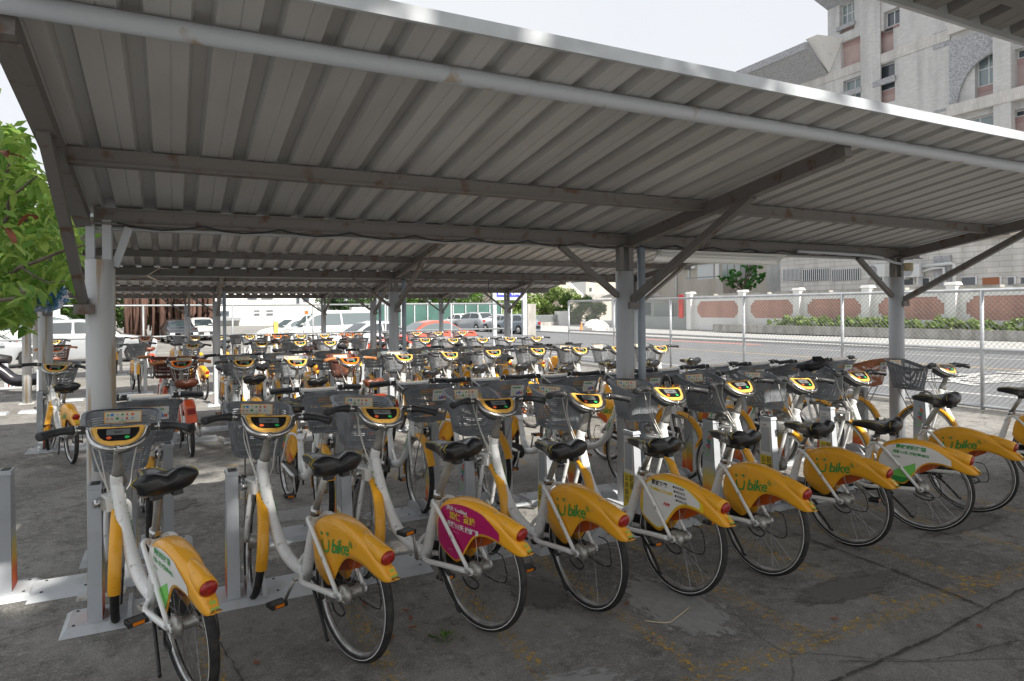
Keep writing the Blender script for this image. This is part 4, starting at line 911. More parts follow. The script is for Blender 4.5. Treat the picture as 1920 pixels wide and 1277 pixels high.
# ================================================================== WIRE FENCES
m_gal = mat("galvanised pipe", (.58, .60, .62), .4, .35, var=.2, scale=6)
m_wire = mat("fence wire", (.30, .31, .31), .5, .5)
XF = 12.15
t = thing('wire_fence', 'tall chain-link fence of pale pipe posts and rails along the road', 'fence', (XF, 6.37, 0))
ya, yb_ = -1.45, 19.55
def wf(b, nm, ms, par, kind=None): me = b.mesh(nm, ms); o = link(nm, me, par, kind=kind); o.matrix_parent_inverse = par.matrix_world.inverted() if False else Matrix.Translation(-Vector(par.location)); return o
for k in range(9): y = -1.45 + 2.625 * k; wf(B().tube([(XF, y, gz(y) - .1), (XF, y, 1.99)], .032, 12), 'post', m_gal, t)
for z in (1.99, 1.0, .06): wf(B().tube([(XF - .0, ya, z), (XF, yb_, z - (.05 if z < .5 else 0))], .03 if z > 1.5 else .026, 12), 'rail', m_gal, t)
b = B(); p_ = .085; hgt = 1.90; nW = int((yb_ - ya) / p_)
for k in range(-int(hgt / p_) - 1, nW + 1):
    for sg in (1, -1):
        y0 = ya + k * p_ if sg > 0 else ya + k * p_ + hgt; y1 = y0 + sg * hgt; z0, z1 = .06, .06 + hgt
        a, c_ = (y0, z0), (y1, z1)
        def clip(yv): f = (yv - a[0]) / (c_[0] - a[0]); return (yv, a[1] + f * (c_[1] - a[1]))
        pts = sorted([a, c_]); 
        if pts[1][0] < ya or pts[0][0] > yb_: continue
        if pts[0][0] < ya: pts[0] = clip(ya)
        if pts[1][0] > yb_: pts[1] = clip(yb_)
        b.tube([(XF + .034 + sg * .0022, pts[0][0], pts[0][1]), (XF + .034 + sg * .0022, pts[1][0], pts[1][1])], .0030, 3, cap=False)
wf(b, 'chain_link', m_wire, t, 'stuff')
YB = 24.0; m_dgal = mat("dull and shaded pipe", (.30, .32, .33), .5, .2, var=.2)
t = thing('wire_fence', 'long pipe fence with two rails running behind the farthest shed', 'fence', (0, YB, 0))
for k in range(12): x = -16.4 + 2.6 * k; wf(B().tube([(x, YB, -.3), (x, YB, 1.95)], .032, 10), 'post', m_dgal if x < 5 else m_gal, t)  # same pipe paint; shade on the left posts is put into the darker colour
for z in (1.95, .96): wf(B().tube([(-20, YB, z), (12.2, YB, z)], .032, 10), 'rail', m_gal if False else m_dgal, t)

# helper: a place in the world seen at this pixel, on the plane Y=y or X=x
def ray(px, py):
    u, v = (px - CXP) / F, -(py - CYP) / F; return fw + r2 * u + u2 * v
def onY(px, py, y): d = ray(px, py); return Vector((0, 0, H)) + d * (y / d.y)
def onX(px, py, x): d = ray(px, py); return Vector((0, 0, H)) + d * (x / d.x)

# ================================================================== PLANTS
def leafmat(name, c1, c2, tr=.35):
    m, n, l, b_ = nodes_mat(name); t = n.new("ShaderNodeObjectInfo"); g = n.new("ShaderNodeNewGeometry")
    r_ = n.new("ShaderNodeMix"); r_.data_type = 'RGBA'; r_.inputs[6].default_value = c1 + (1,); r_.inputs[7].default_value = c2 + (1,)
    ad = n.new("ShaderNodeMath"); ad.operation = 'ADD'; l.new(g.outputs["Random Per Island"], ad.inputs[0]); l.new(t.outputs["Random"], ad.inputs[1]); fr = n.new("ShaderNodeMath"); fr.operation = 'FRACT'; l.new(ad.outputs[0], fr.inputs[0])
    l.new(fr.outputs[0], r_.inputs[0]); l.new(r_.outputs[2], b_.inputs["Base Color"]); b_.inputs["Roughness"].default_value = .5
    tb = n.new("ShaderNodeBsdfTranslucent"); l.new(r_.outputs[2], tb.inputs[0]); ms = n.new("ShaderNodeMixShader"); ms.inputs[0].default_value = tr; o = n["Material Output"]
    l.new(b_.outputs[0], ms.inputs[1]); l.new(tb.outputs[0], ms.inputs[2]); l.new(ms.outputs[0], o.inputs[0]); return m
lf_near = leafmat("broad green leaf", (.10, .24, .03), (.32, .44, .09), .45)
lf_dark = leafmat("dark foliage", (.02, .055, .015), (.06, .12, .025), .25)
lf_mid = leafmat("mid green foliage", (.05, .12, .02), (.15, .25, .05), .3)
lf_pale = leafmat("pale green foliage", (.13, .22, .05), (.28, .36, .10), .3)
lf_pine = leafmat("juniper foliage", (.035, .16, .03), (.10, .30, .05), .25)
bark = mat("grey bark", (.16, .13, .10), .9, col2=(.08, .06, .045), scale=6, bump=.6, bscale=18)
bark_r = mat("red brown hanging roots", (.12, .065, .048), .9, col2=(.055, .03, .022), scale=4, bump=.6, bscale=14, stretch=(1, 1, .2))
def leaves(b, rn, cen, rad, n, size, clumps=24, lo=-1, box=False):
    cs = []
    for _ in range(clumps):
        while True:
            p = Vector((rn.uniform(-1, 1), rn.uniform(-1, 1), rn.uniform(lo, 1)))
            if box or p.length < 1: break
        if not box: p = p.normalized() * (p.length ** .5)
        cs.append((Vector((p.x * rad[0], p.y * rad[1], p.z * rad[2])) + Vector(cen), rn.uniform(.22, .42) * min(rad)))
    V = []; fs = []
    for _ in range(n):
        c, r_ = rn.choice(cs); d = Vector((rn.gauss(0, 1), rn.gauss(0, 1), rn.gauss(0, 1))).normalized() * r_ * rn.uniform(.5, 1.08); p = c + d
        a = Vector((rn.gauss(0, 1), rn.gauss(0, 1), rn.gauss(0, .6))).normalized(); q = a.cross(d.normalized() + Vector((0, 0, .4))).normalized(); s = size * rn.uniform(.6, 1.3)
        o = len(V); V += [p - a * s, p + q * s * .42, p + a * s, p - q * s * .42]; fs.append((o, o + 1, o + 2, o + 3))
    b.add(V, fs)
def tree(label, cat, x, y, z0, h_tr, cen, rad, n, size, lm, sd, clumps=24, bk=bark, tr=.18, group=None, name='tree', lo=-1):
    rn = random.Random(sd); t = thing(name, label, cat, (x, y, z0), 0, group)
    b = B(); top = Vector((rn.uniform(-.2, .2), rn.uniform(-.2, .2), h_tr)); b.tube([(0, 0, -.2), top * .5 + Vector((.05, .03, 0)), top], [tr * 1.25, tr, tr * .7], 9)
    for k in range(6): a = k * 1.1 + rn.random(); e = Vector((math.cos(a) * rad[0] * .6, math.sin(a) * rad[1] * .6, h_tr + rad[2] * rn.uniform(.2, 1))); b.tube([top * rn.uniform(.7, 1), top.lerp(e, .5) + Vector((0, 0, .15)), e], [tr * .5, tr * .3, tr * .1], 6)
    b.ob('trunk', bk, t); b = B(); leaves(b, rn, cen, rad, n, size, clumps, lo); b.ob('crown', lm, t); return t

# unseen tree added behind camera to shade the left half of the front rows
tree('tall unseen tree added behind the photographer for its shade', 'tree', -1.5, -5.5, 0, 7.5, (1.6, 1.2, 10.5), (5.0, 3.2, 4.6), 9000, .22, lf_mid, 77, 60, tr=.3)
# near tree on the left: big leaves, each a piece
t = thing('leafy_tree', 'bright green broad-leaved tree reaching in at the left edge behind the rusty column', 'tree', (-4.2, 7.2, gz(7)))
T0 = Vector(t.location)
rn = random.Random(11)
def wl(b, nm, ms, kind=None): o = b.ob(nm, ms, t, kind=kind); o.matrix_parent_inverse = Matrix.Translation(-T0); return o
b = B(); b.tube([(-4.2, 7.2, -.1), (-4.1, 7.1, 1.2), (-3.7, 6.9, 2.4), (-3.2, 6.6, 3.6)], [.17, .14, .11, .07], 12)
def P3(px, py, dep): d = ray(px, py); return Vector((0, 0, H)) + d * dep
brs = [[(-3.9, 7.0, 2.0), P3(-60, 520, 5.6), P3(40, 500, 5.2), P3(120, 470, 5.0), P3(180, 455, 4.9)], [(-3.7, 6.9, 2.4), P3(-60, 430, 5.5), P3(20, 370, 5.1), P3(70, 330, 4.9)], [(-3.8, 6.9, 2.2), P3(-50, 560, 5.2), P3(30, 545, 4.9), P3(60, 560, 4.7)],
       [P3(40, 500, 5.2), P3(90, 530, 5.0), P3(160, 520, 4.95), P3(240, 521, 4.9), P3(275, 518, 4.9), P3(300, 503, 4.9), P3(330, 508, 4.9)], [P3(275, 518, 4.9), P3(310, 532, 4.9), P3(322, 527, 4.9)], [P3(-60, 430, 5.5), P3(10, 330, 5.4), P3(20, 270, 5.3)]]
for k, q in enumerate(brs): pts = curve_pts(q, 16); b.tube(pts, [.02 * (1 - i / len(pts)) + (.0028 if k in (3, 4) else .004) for i in range(len(pts))] if k not in (3, 4) else [.006 * (1 - i / len(pts)) + .0016 for i in range(len(pts))], 6)
wl(b, 'trunk', bark)
lb = B(); lv = []; nl = 7
for i in range(nl):
    s = i / (nl - 1); wd = .028 * math.sin(math.pi * (s * .92 + .04)) ** .8 * (1.1 - .3 * s); x = s * .125; z = -.018 * s * s * 1.6
    lv += [(x, -wd, z + .007), (x, 0, z), (x, wd, z + .007)]
lfs = []
for i in range(nl - 1):
    for j in range(2): lfs.append((i * 3 + j, i * 3 + 3 + j, i * 3 + 4 + j, i * 3 + 1 + j))
lb.add(lv, lfs, 0, True); leaf_me = lb.mesh('leaf', lf_near)
bound = [(225, 25), (250, 55), (300, 75), (350, 105), (400, 140), (440, 175), (480, 175), (520, 150), (550, 95), (600, 60), (640, 25)]
def xmax(y): return interp([(a, c_) for a, c_ in bound], y)
cl_ = [(rn.uniform(-10, 1) if False else 0, 0)]
spots = []
tries = 0
twigs = [(rn.uniform(-30, 1) , 0) for _ in range(1)]
cent = []
while len(cent) < 46:
    y = rn.uniform(232, 615); x = rn.uniform(-15, max(8, xmax(y) - 14)); cent.append((x, y, rn.uniform(4.5, 6.0)))
def leafmat4(p, rn): 
    yaw = rn.uniform(0, 6.28); pit = rn.gauss(.35, .45); rol = rn.gauss(0, .5); s = rn.uniform(.7, 1.25)
    return Matrix.Translation(p) @ Matrix.Rotation(yaw, 4, 'Z') @ Matrix.Rotation(pit, 4, 'Y') @ Matrix.Rotation(rol, 4, 'X') @ Matrix.Scale(s, 4)
for x, y, d in cent:
    for k in range(6):
        p = P3(x, y, d); o = link('leaf', leaf_me, t); mt = leafmat4(p + Vector((rn.gauss(0, .035), rn.gauss(0, .05), rn.gauss(0, .03))), rn)
        o.matrix_parent_inverse = Matrix.Translation(-T0); o.matrix_basis = mt
b = B()
for k in range(5600):
    if k < 3300: y = rn.uniform(235, 600); x = rn.uniform(-40, xmax(y) - 18); p = P3(x, y, rn.uniform(5.3, 7.5))
    else: p = Vector((rn.gauss(-4.2, 1.2), rn.gauss(7.0, 1.5), rn.gauss(3.3, .8)))
    mt = leafmat4(p, rn); b.add([tuple(mt @ Vector(v)) for v in (lv[0], lv[1], lv[9], lv[11], lv[19])], [(0, 1, 4, 2), (1, 3, 4)] if False else [(0, 2, 4, 3)])
wl(b, 'foliage', lf_near, 'stuff')
m_dry = mat("dry russet leaf", (.30, .09, .04), .7, var=.4)
b = B()
for px, py in ((14, 285), (60, 405), (10, 430)):
    for k in range(3): mt = leafmat4(P3(px + rn.uniform(-6, 6), py + rn.uniform(-5, 5), 4.6), rn); b.add([tuple(mt @ Vector(v)) for v in lv], lfs, 0, True)
wl(b, 'dry_leaves', m_dry, 'stuff')
# crumpled blue bag caught in the branches
m_bag = mat("blue translucent plastic", (.10, .27, .55), .25, trans=.5)
b = B(); n = 14; V = []
rn = random.Random(4)
for j in range(9):
    for i in range(n):
        px = 30 + 100 * (i / (n - 1)) + 4 * rn.uniform(-1, 1); edge = abs(i / (n - 1) - .5) * 2; py = 535 + (55 - 22 * edge) * j / 8 + 4 * rn.uniform(-1, 1)
        V.append(P3(px, py, 5.9 + .12 * math.sin(i * 1.3 + j * .7) + .03 * rn.uniform(-1, 1)))
b.add(V, [(j * n + i, j * n + i + 1, (j + 1) * n + i + 1, (j + 1) * n + i) for j in range(8) for i in range(n - 1) if not (4 < i < 8 and j < 3)], 0, True); tag(b.ob('plastic_bag', m_bag), 'crumpled blue plastic bag caught below the leaves at the left edge', 'plastic bag')

# ================================================================== CARS
m_glass = mat("dark car glass", (.03, .04, .045), .06, spec=1); m_glassl = mat("pale car glass", (.10, .125, .135), .08, spec=1)
m_cblk = mat("car trim black", (.02, .02, .02), .5)
def carpaint(n_, c): return mat("car paint " + n_, c, .28, .1, coat=1, var=.04, scale=2)
CARM = {}
def car_meshes(kind):
    if kind in CARM: return CARM[kind]
    prof = {'sedan': dict(L=4.5, W=1.76, belt=[(0, .62), (.25, .78), (1.2, .90), (3.6, .98), (4.3, .95), (4.5, .7)], roof=[(1.25, .90), (2.0, 1.36), (2.5, 1.45), (3.1, 1.42), (3.9, .985)], glass=(1.3, 3.85)),
            'hatch': dict(L=3.9, W=1.7, belt=[(0, .60), (.2, .80), (.9, .94), (3.6, 1.0), (3.85, .95), (3.9, .6)], roof=[(.95, .94), (1.65, 1.40), (2.2, 1.52), (3.1, 1.50), (3.7, 1.0)], glass=(1.0, 3.65)),
            'suv': dict(L=4.5, W=1.82, belt=[(0, .7), (.2, .92), (1.1, 1.06), (4.2, 1.12), (4.45, 1.0), (4.5, .7)], roof=[(1.15, 1.06), (1.85, 1.56), (2.5, 1.68), (3.7, 1.64), (4.3, 1.12)], glass=(1.2, 4.25)),
            'van': dict(L=4.8, W=1.75, belt=[(0, .7), (.15, .95), (.5, 1.08), (4.7, 1.15), (4.78, 1.0), (4.8, .6)], roof=[(.55, 1.08), (1.3, 1.78), (1.9, 1.92), (4.4, 1.92), (4.7, 1.18)], glass=(.6, 4.65))}[kind]
    Lc, W = prof['L'], prof['W'] / 2; zb = .24; n = 44; sec = []
    for i in range(n + 1):
        x = Lc * i / n; be = interp(prof['belt'], max(x, 0)); rf = prof['roof']; ro = interp(rf, x) if rf[0][0] < x < rf[-1][0] else be + .012
        e = min(1, (min(x, Lc - x) / .45)) ** .5 * .14 + .86; w_ = W * e; k = max(0, ro - be) ; wr = w_ - .10 - .28 * k
        wa = 0
        for wx in (.78, Lc - .82):
            d = abs(x - wx)
            if d < .36: wa = max(wa, math.sqrt(.36 ** 2 - d * d))
        zz = max(zb, .30 + wa) if wa else zb
        sec.append([(w_ * .93, zz), (w_, max(zz + .03, .5)), (w_, max(zz + .05, be - .12)), (w_ * .965, be), (wr + .02, ro - .05 if k > .1 else be + .006), (wr * .8, ro - .005 if k > .1 else be + .012), (0, ro + .012)])
    b = B(); V = []; k = 13
    for i, s_ in enumerate(sec):
        x = Lc * i / n; V += [(x, p[0], p[1]) for p in s_] + [(x, -p[0], p[1]) for p in reversed(s_[:-1])]
    fs = [(i * k + j, i * k + j + 1, (i + 1) * k + j + 1, (i + 1) * k + j) for i in range(n) for j in range(k - 1)]
    fs += [tuple(range(k)), tuple(n * k + j for j in range(k))[::-1]]; b.add(V, fs, 0, True)
    body = b
    gl = []; g0, g1 = prof['glass']
    def quadstrip(x0, x1, sd):
        b = B(); V = []; m_ = 8
        for i in range(m_ + 1):
            x = x0 + (x1 - x0) * i / m_; q = x / Lc * n; i0 = min(n - 1, int(q)); f_ = q - i0
            def L_(a): return tuple(sec[i0][a][c] * (1 - f_) + sec[i0 + 1][a][c] * f_ for c in (0, 1))
            p3, p4 = L_(3), L_(4); 
            for tt in (.08, .88): V.append((x, sd * (p3[0] + (p4[0] - p3[0]) * tt + .008), p3[1] + (p4[1] - p3[1]) * tt + .004))
        b.add(V, [(2 * i, 2 * i + 1, 2 * i + 3, 2 * i + 2) for i in range(m_)], 0, True); return b
    rf = prof['roof']; xa = rf[0][0] + .42; xb = rf[-1][0] - .35; xm = (xa + xb) / 2
    for sd in (1, -1): gl += [quadstrip(xa, xm - .04, sd), quadstrip(xm + .04, xb, sd)]
    def screen(x0, x1):
        b = B(); V = []; m_ = 6
        for i in range(m_ + 1):
            x = x0 + (x1 - x0) * i / m_; q = x / Lc * n; i0 = min(n - 1, int(q)); f_ = q - i0; L_ = lambda a: tuple(sec[i0][a][c] * (1 - f_) + sec[i0 + 1][a][c] * f_ for c in (0, 1)); p6, p5 = L_(6), L_(5)
            V += [(x, -p5[0], p5[1] + .012), (x, 0, p6[1] + .012), (x, p5[0], p5[1] + .012)]
        b.add(V, [(3 * i + j, 3 * i + j + 1, 3 * i + 4 + j, 3 * i + 3 + j) for i in range(m_) for j in (0, 1)], 0, True); return b
    ws = screen(rf[0][0] + .06, rf[1][0] - .02); rs_ = screen(rf[-2][0] + .1, rf[-1][0] - .08)
    wb = B(); wb.lathe([(0, -.1), (.2, -.1), (.29, -.1), (.315, -.07), (.315, .07), (.29, .1), (.2, .1), (0, .1)], n=24); 
    hb_ = B(); hb_.lathe([(0, .0), (.19, .0), (.2, -.01)], n=20)
    for q in range(5): a = q * 1.2566; hb_.bar((.03 * math.cos(a), .008, .03 * math.sin(a)), (.18 * math.cos(a), .008, .18 * math.sin(a)), .02, .05)
    hl = B(); hl.lathe([(0, .02), (.09, .01), (.11, 0)], 'x', (0, 0, 0), 12)
    CARM[kind] = dict(L=Lc, W=W, body=body, glass=gl, ws=ws, rs=rs_, wheel=wb.mesh('wheel', m_cblk), hub=hb_.mesh('wheel_cover', M['rim']), zl=interp(prof['belt'], .2) - .12, zr=interp(prof['belt'], Lc - .1) - .12); return CARM[kind]
def car(label, kind, paint, X, Y, rz, glass=None, group=None, z=None, light=None):
    c = car_meshes(kind); t = thing('parked_car', label, 'car', (X, Y, gz(Y) if z is None else z), rz, group); g = glass or m_glass
    o = c['body'].ob('body', paint, t); o.location = (-c['L'] / 2, 0, 0)
    for q in c['glass']: q.ob('side_window', g, t).location = (-c['L'] / 2, 0, 0)
    c['ws'].ob('windscreen', g, t).location = (-c['L'] / 2, 0, 0); c['rs'].ob('rear_window', g, t).location = (-c['L'] / 2, 0, 0)
    for x in (.78, c['L'] - .82):
        for s in (1, -1):
            w_ = link('wheel', c['wheel'], t, (x - c['L'] / 2, s * (c['W'] - .11), .315)); h_ = link('wheel_cover', c['hub'], w_, (0, s * .101, 0))
            if s < 0: h_.rotation_euler = (0, 0, math.pi)
    for s in (1, -1):
        B().box(-c['L'] / 2 - .01, -c['L'] / 2 + .10, s * c['W'] * .72 - .13, s * c['W'] * .72 + .13, c['zl'] - .09, c['zl'] + .03).ob('headlight', M['lens'], t)
        B().box(c['L'] / 2 - .12, c['L'] / 2 + .01, s * c['W'] * .72 - .12, s * c['W'] * .72 + .12, c['zr'] - .12, c['zr'] + .08).ob('tail_light', M['red'], t)
        B().box(-c['L'] / 2 + 1.45, -c['L'] / 2 + 1.58, s * (c['W'] + .02) - .07, s * (c['W'] + .02) + .07, c['zl'] + .18, c['zl'] + .30).ob('mirror', paint, t)
    B().box(-c['L'] / 2 - .025, -c['L'] / 2 + .02, -.17, .17, .42, .52).ob('number_plate', M['wht'], t); B().box(-c['L'] / 2 - .022, -c['L'] / 2 + .03, -.55, .55, .30, .40).ob('grille', m_cblk, t)
    return t
cw, cs_, cr_, cb_, cg = carpaint("white", (.75, .75, .74)), carpaint("silver", (.36, .38, .4)), carpaint("coral red", (.62, .10, .06)), carpaint("black", (.02, .022, .03)), carpaint("grey blue", (.2, .24, .28))
def at(px, Y): p = onY(px, 600, Y); return p.x
hx = lambda deg: R(deg)
car('white minivan parked at the far left behind the pipe fence', 'van', cw, at(70, 36), 36.0, R(182), m_glassl)
car('silver hatchback with alloy wheels parked left of the hanging-root tree', 'suv', cs_, at(168, 30.5), 30.5, R(184) , m_glass)
car('silver saloon at the far left edge behind the fence', 'sedan', cs_, at(-40, 29), 29.0, R(185), m_glass)
car('black car facing the camera beneath the hanging-root tree', 'sedan', cb_, at(335, 47), 47, R(97), m_glass)
car('white hatchback behind the black car, beside the tree', 'hatch', cw, at(378, 50), 50, R(97), m_glass)
car('white hatchback seen tail-on left of the white van', 'hatch', cw, at(550, 41), 41, R(20), m_glassl)
car('white estate van parked beside the small yellow sign', 'van', cw, at(622, 35), 35, R(8), m_glassl)
car('pale silver saloon with its bonnet towards the white van', 'sedan', carpaint("pale silver", (.6, .63, .65)), at(688, 28.5), 28.5, R(12), m_glass)
car('coral red saloon behind the middle columns', 'sedan', cr_, at(795, 27.2), 27.2, R(8), m_glassl)
for px, kd, pt, lb_, yy in ((858, 'hatch', cw, 'small white car first in the row along the green hoarding', 60), (888, 'suv', cs_, 'silver four-wheel-drive second in the row along the green hoarding', 54), (925, 'sedan', cw, 'white saloon third in the row along the green hoarding', 56), (946, 'sedan', cs_, 'silver saloon fourth in the row, left of the sign post', 50), (968, 'hatch', cg, 'dark grey hatchback right of the sign post', 46)):
    car(lb_, kd, pt, at(px, yy), yy, R(-75), m_glass)
# scooter at the left edge
t = thing('motor_scooter', 'black motor scooter parked at the far left edge', 'scooter', (at(28, 19), 19, gz(19)), R(170))
b = B(); b.tube(curve_pts([(-.62, 0, .95), (-.60, 0, .6), (-.45, 0, .33), (0, 0, .30), (.25, 0, .5), (.6, 0, .75), (.85, 0, .72)], 30), [.10] * 4 + [.12] * 8 + [.13] * 8 + [.17] * 6 + [.12] * 10 if False else .14, 12); b.ob('body', carpaint("near black", (.015, .014, .018)), t)
b = B(); b.tube([(.1, 0, .78), (.45, 0, .82), (.85, 0, .86)], [.09, .12, .08], 12, flat=1.4); b.ob('seat', M['black'], t)
for x in (-.66, .68): w_ = B().lathe([(.16, -.05), (.22, -.05), (.25, 0), (.22, .05), (.16, .05)], c=(x, 0, .25), n=22, closed=True).ob('wheel', M['tyre'], t); B().lathe([(0, -.03), (.16, -.04), (.16, .04), (0, .03)], c=(x, 0, .25), n=16).ob('rim', M['rim'], w_)
b = B(); b.tube([(-.55, -.34, 1.02), (-.58, -.1, .98), (-.58, .1, .98), (-.55, .34, 1.02)], .018, 8); b.ob('handlebar', M['dark'], t)
for s in (1, -1): B().tube([(-.57, s * .3, 1.02), (-.60, s * .34, 1.18)], .008, 6).lathe([(0, 0), (.055, .01), (0, .015)], 'x', (-.6, s * .35, 1.22), 10).ob('mirror', M['dark'], t)

# ================================================================== BUILDINGS ACROSS THE ROAD
def tilemat(name, col, mortar, sx, sz, rough=.5):
    m, n, l, b_ = nodes_mat(name); t = n.new("ShaderNodeTexCoord"); mp = n.new("ShaderNodeSeparateXYZ"); l.new(t.outputs["Object"], mp.inputs[0])
    cb = n.new("ShaderNodeCombineXYZ"); ad = n.new("ShaderNodeMath"); l.new(mp.outputs[0], ad.inputs[0]); l.new(mp.outputs[1], ad.inputs[1]); l.new(ad.outputs[0], cb.inputs[0]); l.new(mp.outputs[2], cb.inputs[1])
    br = n.new("ShaderNodeTexBrick"); br.inputs["Scale"].default_value = 1; br.inputs["Brick Width"].default_value = sx; br.inputs["Row Height"].default_value = sz; br.inputs["Mortar Size"].default_value = min(sx, sz) * .07
    c = lin(col); br.inputs["Color1"].default_value = c; br.inputs["Color2"].default_value = tuple(x * .86 for x in c[:3]) + (1,); br.inputs["Mortar"].default_value = lin(mortar); l.new(cb.outputs[0], br.inputs["Vector"])
    st = n.new("ShaderNodeTexNoise"); sm = n.new("ShaderNodeMapping"); sm.inputs["Scale"].default_value = (1, 1, .12); l.new(t.outputs["Object"], sm.inputs[0]); l.new(sm.outputs[0], st.inputs["Vector"]); st.inputs["Scale"].default_value = 1.6; st.inputs["Detail"].default_value = 7
    sr_ = n.new("ShaderNodeMapRange"); sr_.inputs[1].default_value = .45; sr_.inputs[2].default_value = .75; sr_.inputs[3].default_value = 1; sr_.inputs[4].default_value = .74; l.new(st.outputs[0], sr_.inputs[0]); mu = n.new("ShaderNodeMix"); mu.data_type = 'RGBA'; mu.blend_type = 'MULTIPLY'; mu.inputs[0].default_value = 1; l.new(br.outputs[0], mu.inputs[6]); l.new(sr_.outputs[0], mu.inputs[7])
    l.new(mu.outputs[2], b_.inputs["Base Color"]); b_.inputs["Roughness"].default_value = rough; return m
t_white = tilemat("off-white wall tile", (.60, .60, .59), (.42, .41, .40), .24, .075)
t_panel = tilemat("pale wall panel", (.64, .63, .60), (.42, .40, .37), 1.3, .32)
t_vert = tilemat("vertical wall tile", (.63, .61, .58), (.44, .42, .39), .10, .34)
t_brick = tilemat("red brick", (.50, .25, .19), (.52, .42, .38), .23, .075, .8)
m_gran = mat("speckled grey granite", (.42, .43, .45), .5, col2=(.24, .245, .255), scale=14, lo=.42, hi=.6, detail=3)
m_pink = mat("dusty pink render", (.46, .35, .33), .7, var=.12, scale=1); m_pinkd = mat("dark pink band", (.38, .26, .25), .7)
m_win = mat("window glass", (.06, .075, .09), .08, spec=1); m_winl = mat("pale window glass", (.2, .25, .26), .1, spec=1); m_frame = mat("white window frame", (.6, .62, .62), .4)
m_conc = mat("weathered concrete", (.38, .37, .345), .85, col2=(.24, .23, .21), scale=3, stretch=(1, 1, .3)); m_wwall = mat("whitewashed wall", (.72, .72, .70), .7, col2=(.5, .49, .46), scale=2, lo=.6, hi=.85)
m_beige = mat("beige render", (.50, .46, .40), .75, col2=(.42, .38, .32), scale=.8, stretch=(1, 1, .3))
XB = 44.0
def Yb(px, X=XB): return onX(px, 400, X).y
def Zb(px, py, X=XB): return onX(px, py, X).z
def wallholes(b, y0, y1, z0, z1, holes, x, dep=.6, mt=0, thick=True):
    ysb = sorted(set([y0, y1] + [v for h in holes for v in h[:2] if y0 < v < y1])); zsb = sorted(set([z0, z1] + [v for h in holes for v in h[2:4] if z0 < v < z1]))
    for i in range(len(ysb) - 1):
        for j in range(len(zsb) - 1):
            cy, cz = (ysb[i] + ysb[i + 1]) / 2, (zsb[j] + zsb[j + 1]) / 2
            if any(h[0] < cy < h[1] and h[2] < cz < h[3] for h in holes): continue
            b.add([(x, ysb[i], zsb[j]), (x, ysb[i + 1], zsb[j]), (x, ysb[i + 1], zsb[j + 1]), (x, ysb[i], zsb[j + 1])], [(0, 1, 2, 3)], mt)
    for h in holes:
        a, c_, d, e = h[:4]; b.add([(x, a, d), (x, c_, d), (x, c_, e), (x, a, e), (x + dep, a, d), (x + dep, c_, d), (x + dep, c_, e), (x + dep, a, e)], [(0, 4, 5, 1), (1, 5, 6, 2), (2, 6, 7, 3), (3, 7, 4, 0)], mt)
    return b
bt = thing('office_building', 'tall off-white tiled building with granite cornices and pink recessed bays across the road', 'building', (XB, 30, 0)); B0 = Vector(bt.location)
def bw(b, nm, ms, par=None, kind=None):
    me = b.mesh(nm, ms); o = link(nm, me, par or bt, kind=kind); 
    if par is None: o.matrix_parent_inverse = Matrix.Translation(-B0)
    else: o.matrix_parent_inverse = par.matrix_world.inverted() if False else Matrix.Identity(4)
    return o
def rc(pl, pr_, pt, pb, x=XB):                    # pixel rectangle -> (ylo, yhi, zlo, zhi); right edge is nearer (smaller y)
    pc = (pl + pr_) / 2; return (Yb(pr_, x), Yb(pl, x), Zb(pc, pb, x), Zb(pc, pt, x))
yL = Yb(1437); yT = Yb(1555); yR = 4.0; zr1 = Zb(1437, 190)
holes_t = [rc(1645, 1678, 55, 100), rc(1660, 1690, 16, 54), rc(1583, 1617, 146, 203), rc(1645, 1680, 118, 193), rc(1577, 1605, 2, 58), rc(1579, 1616, 72, 122), rc(1830, 1872, 92, 192), rc(1905, 1935, 88, 172), rc(1797, 1872, 218, 262), rc(1900, 1960, 200, 262)]
zTop = 34.0; zmid = Zb(1555, 128)
b = wallholes(B(), yL, yT, -.5, zmid, [rc(1440, 1470, 160, 200)], XB, .5); wallholes(b, yR, yT - .001, -.5, zTop, holes_t, XB, .5)
b.box(XB + .52, XB + 18, yR + .01, yT - .01, -.48, zTop); b.box(XB + .52, XB + 18, yT + .01, yL, -.48, zmid); bw(b, 'wall', t_white)
# window fittings inside the recesses
def window(h, glass=m_win, mull=1, cross=0, pink=0):
    y0, y1, z0, z1 = h; f = B(); w_ = .07; x = XB + .34; zc = z0
    if pink: zc = z0 + (z1 - z0) * pink; bw(B().box(x - .02, x + .1, y0, y1, z0, zc), 'pink_panel', m_pink); bw(B().box(x - .04, x - .02, y0, y1, zc - .35, zc), 'band', m_pinkd)
    if pink >= 1: return
    for i in range(mull + 2): y = y0 + (y1 - y0 - w_) * i / (mull + 1); f.box(x, x + .06, y, y + w_, zc, z1)
    for i in range(cross + 2): z = zc + (z1 - zc - w_) * i / (cross + 1); f.box(x - .001, x + .059, y0, y1, z, z + w_)
    fo = bw(f, 'window', m_frame); g = B(); g.box(x + .02, x + .04, y0, y1, zc, z1); me = g.mesh('pane', glass); o = link('pane', me, fo)
for i, (h, k) in enumerate(zip(holes_t, [dict(pink=1), dict(pink=.25), dict(mull=1, cross=1), dict(mull=0, cross=1, pink=.35), dict(mull=2, cross=1, pink=.3), dict(pink=1), dict(mull=1, cross=1, pink=.35), dict(pink=.8), dict(mull=1, pink=.3), dict(pink=.8)])): window(h, m_win if i % 2 else m_winl, **k)
window(rc(1440, 1470, 160, 200), m_winl)
def slab(h, nm, ms, x0=-.25, x1=.0): return bw(B().box(XB + x0, XB + x1, h[0], h[1], h[2], h[3]), nm, ms)
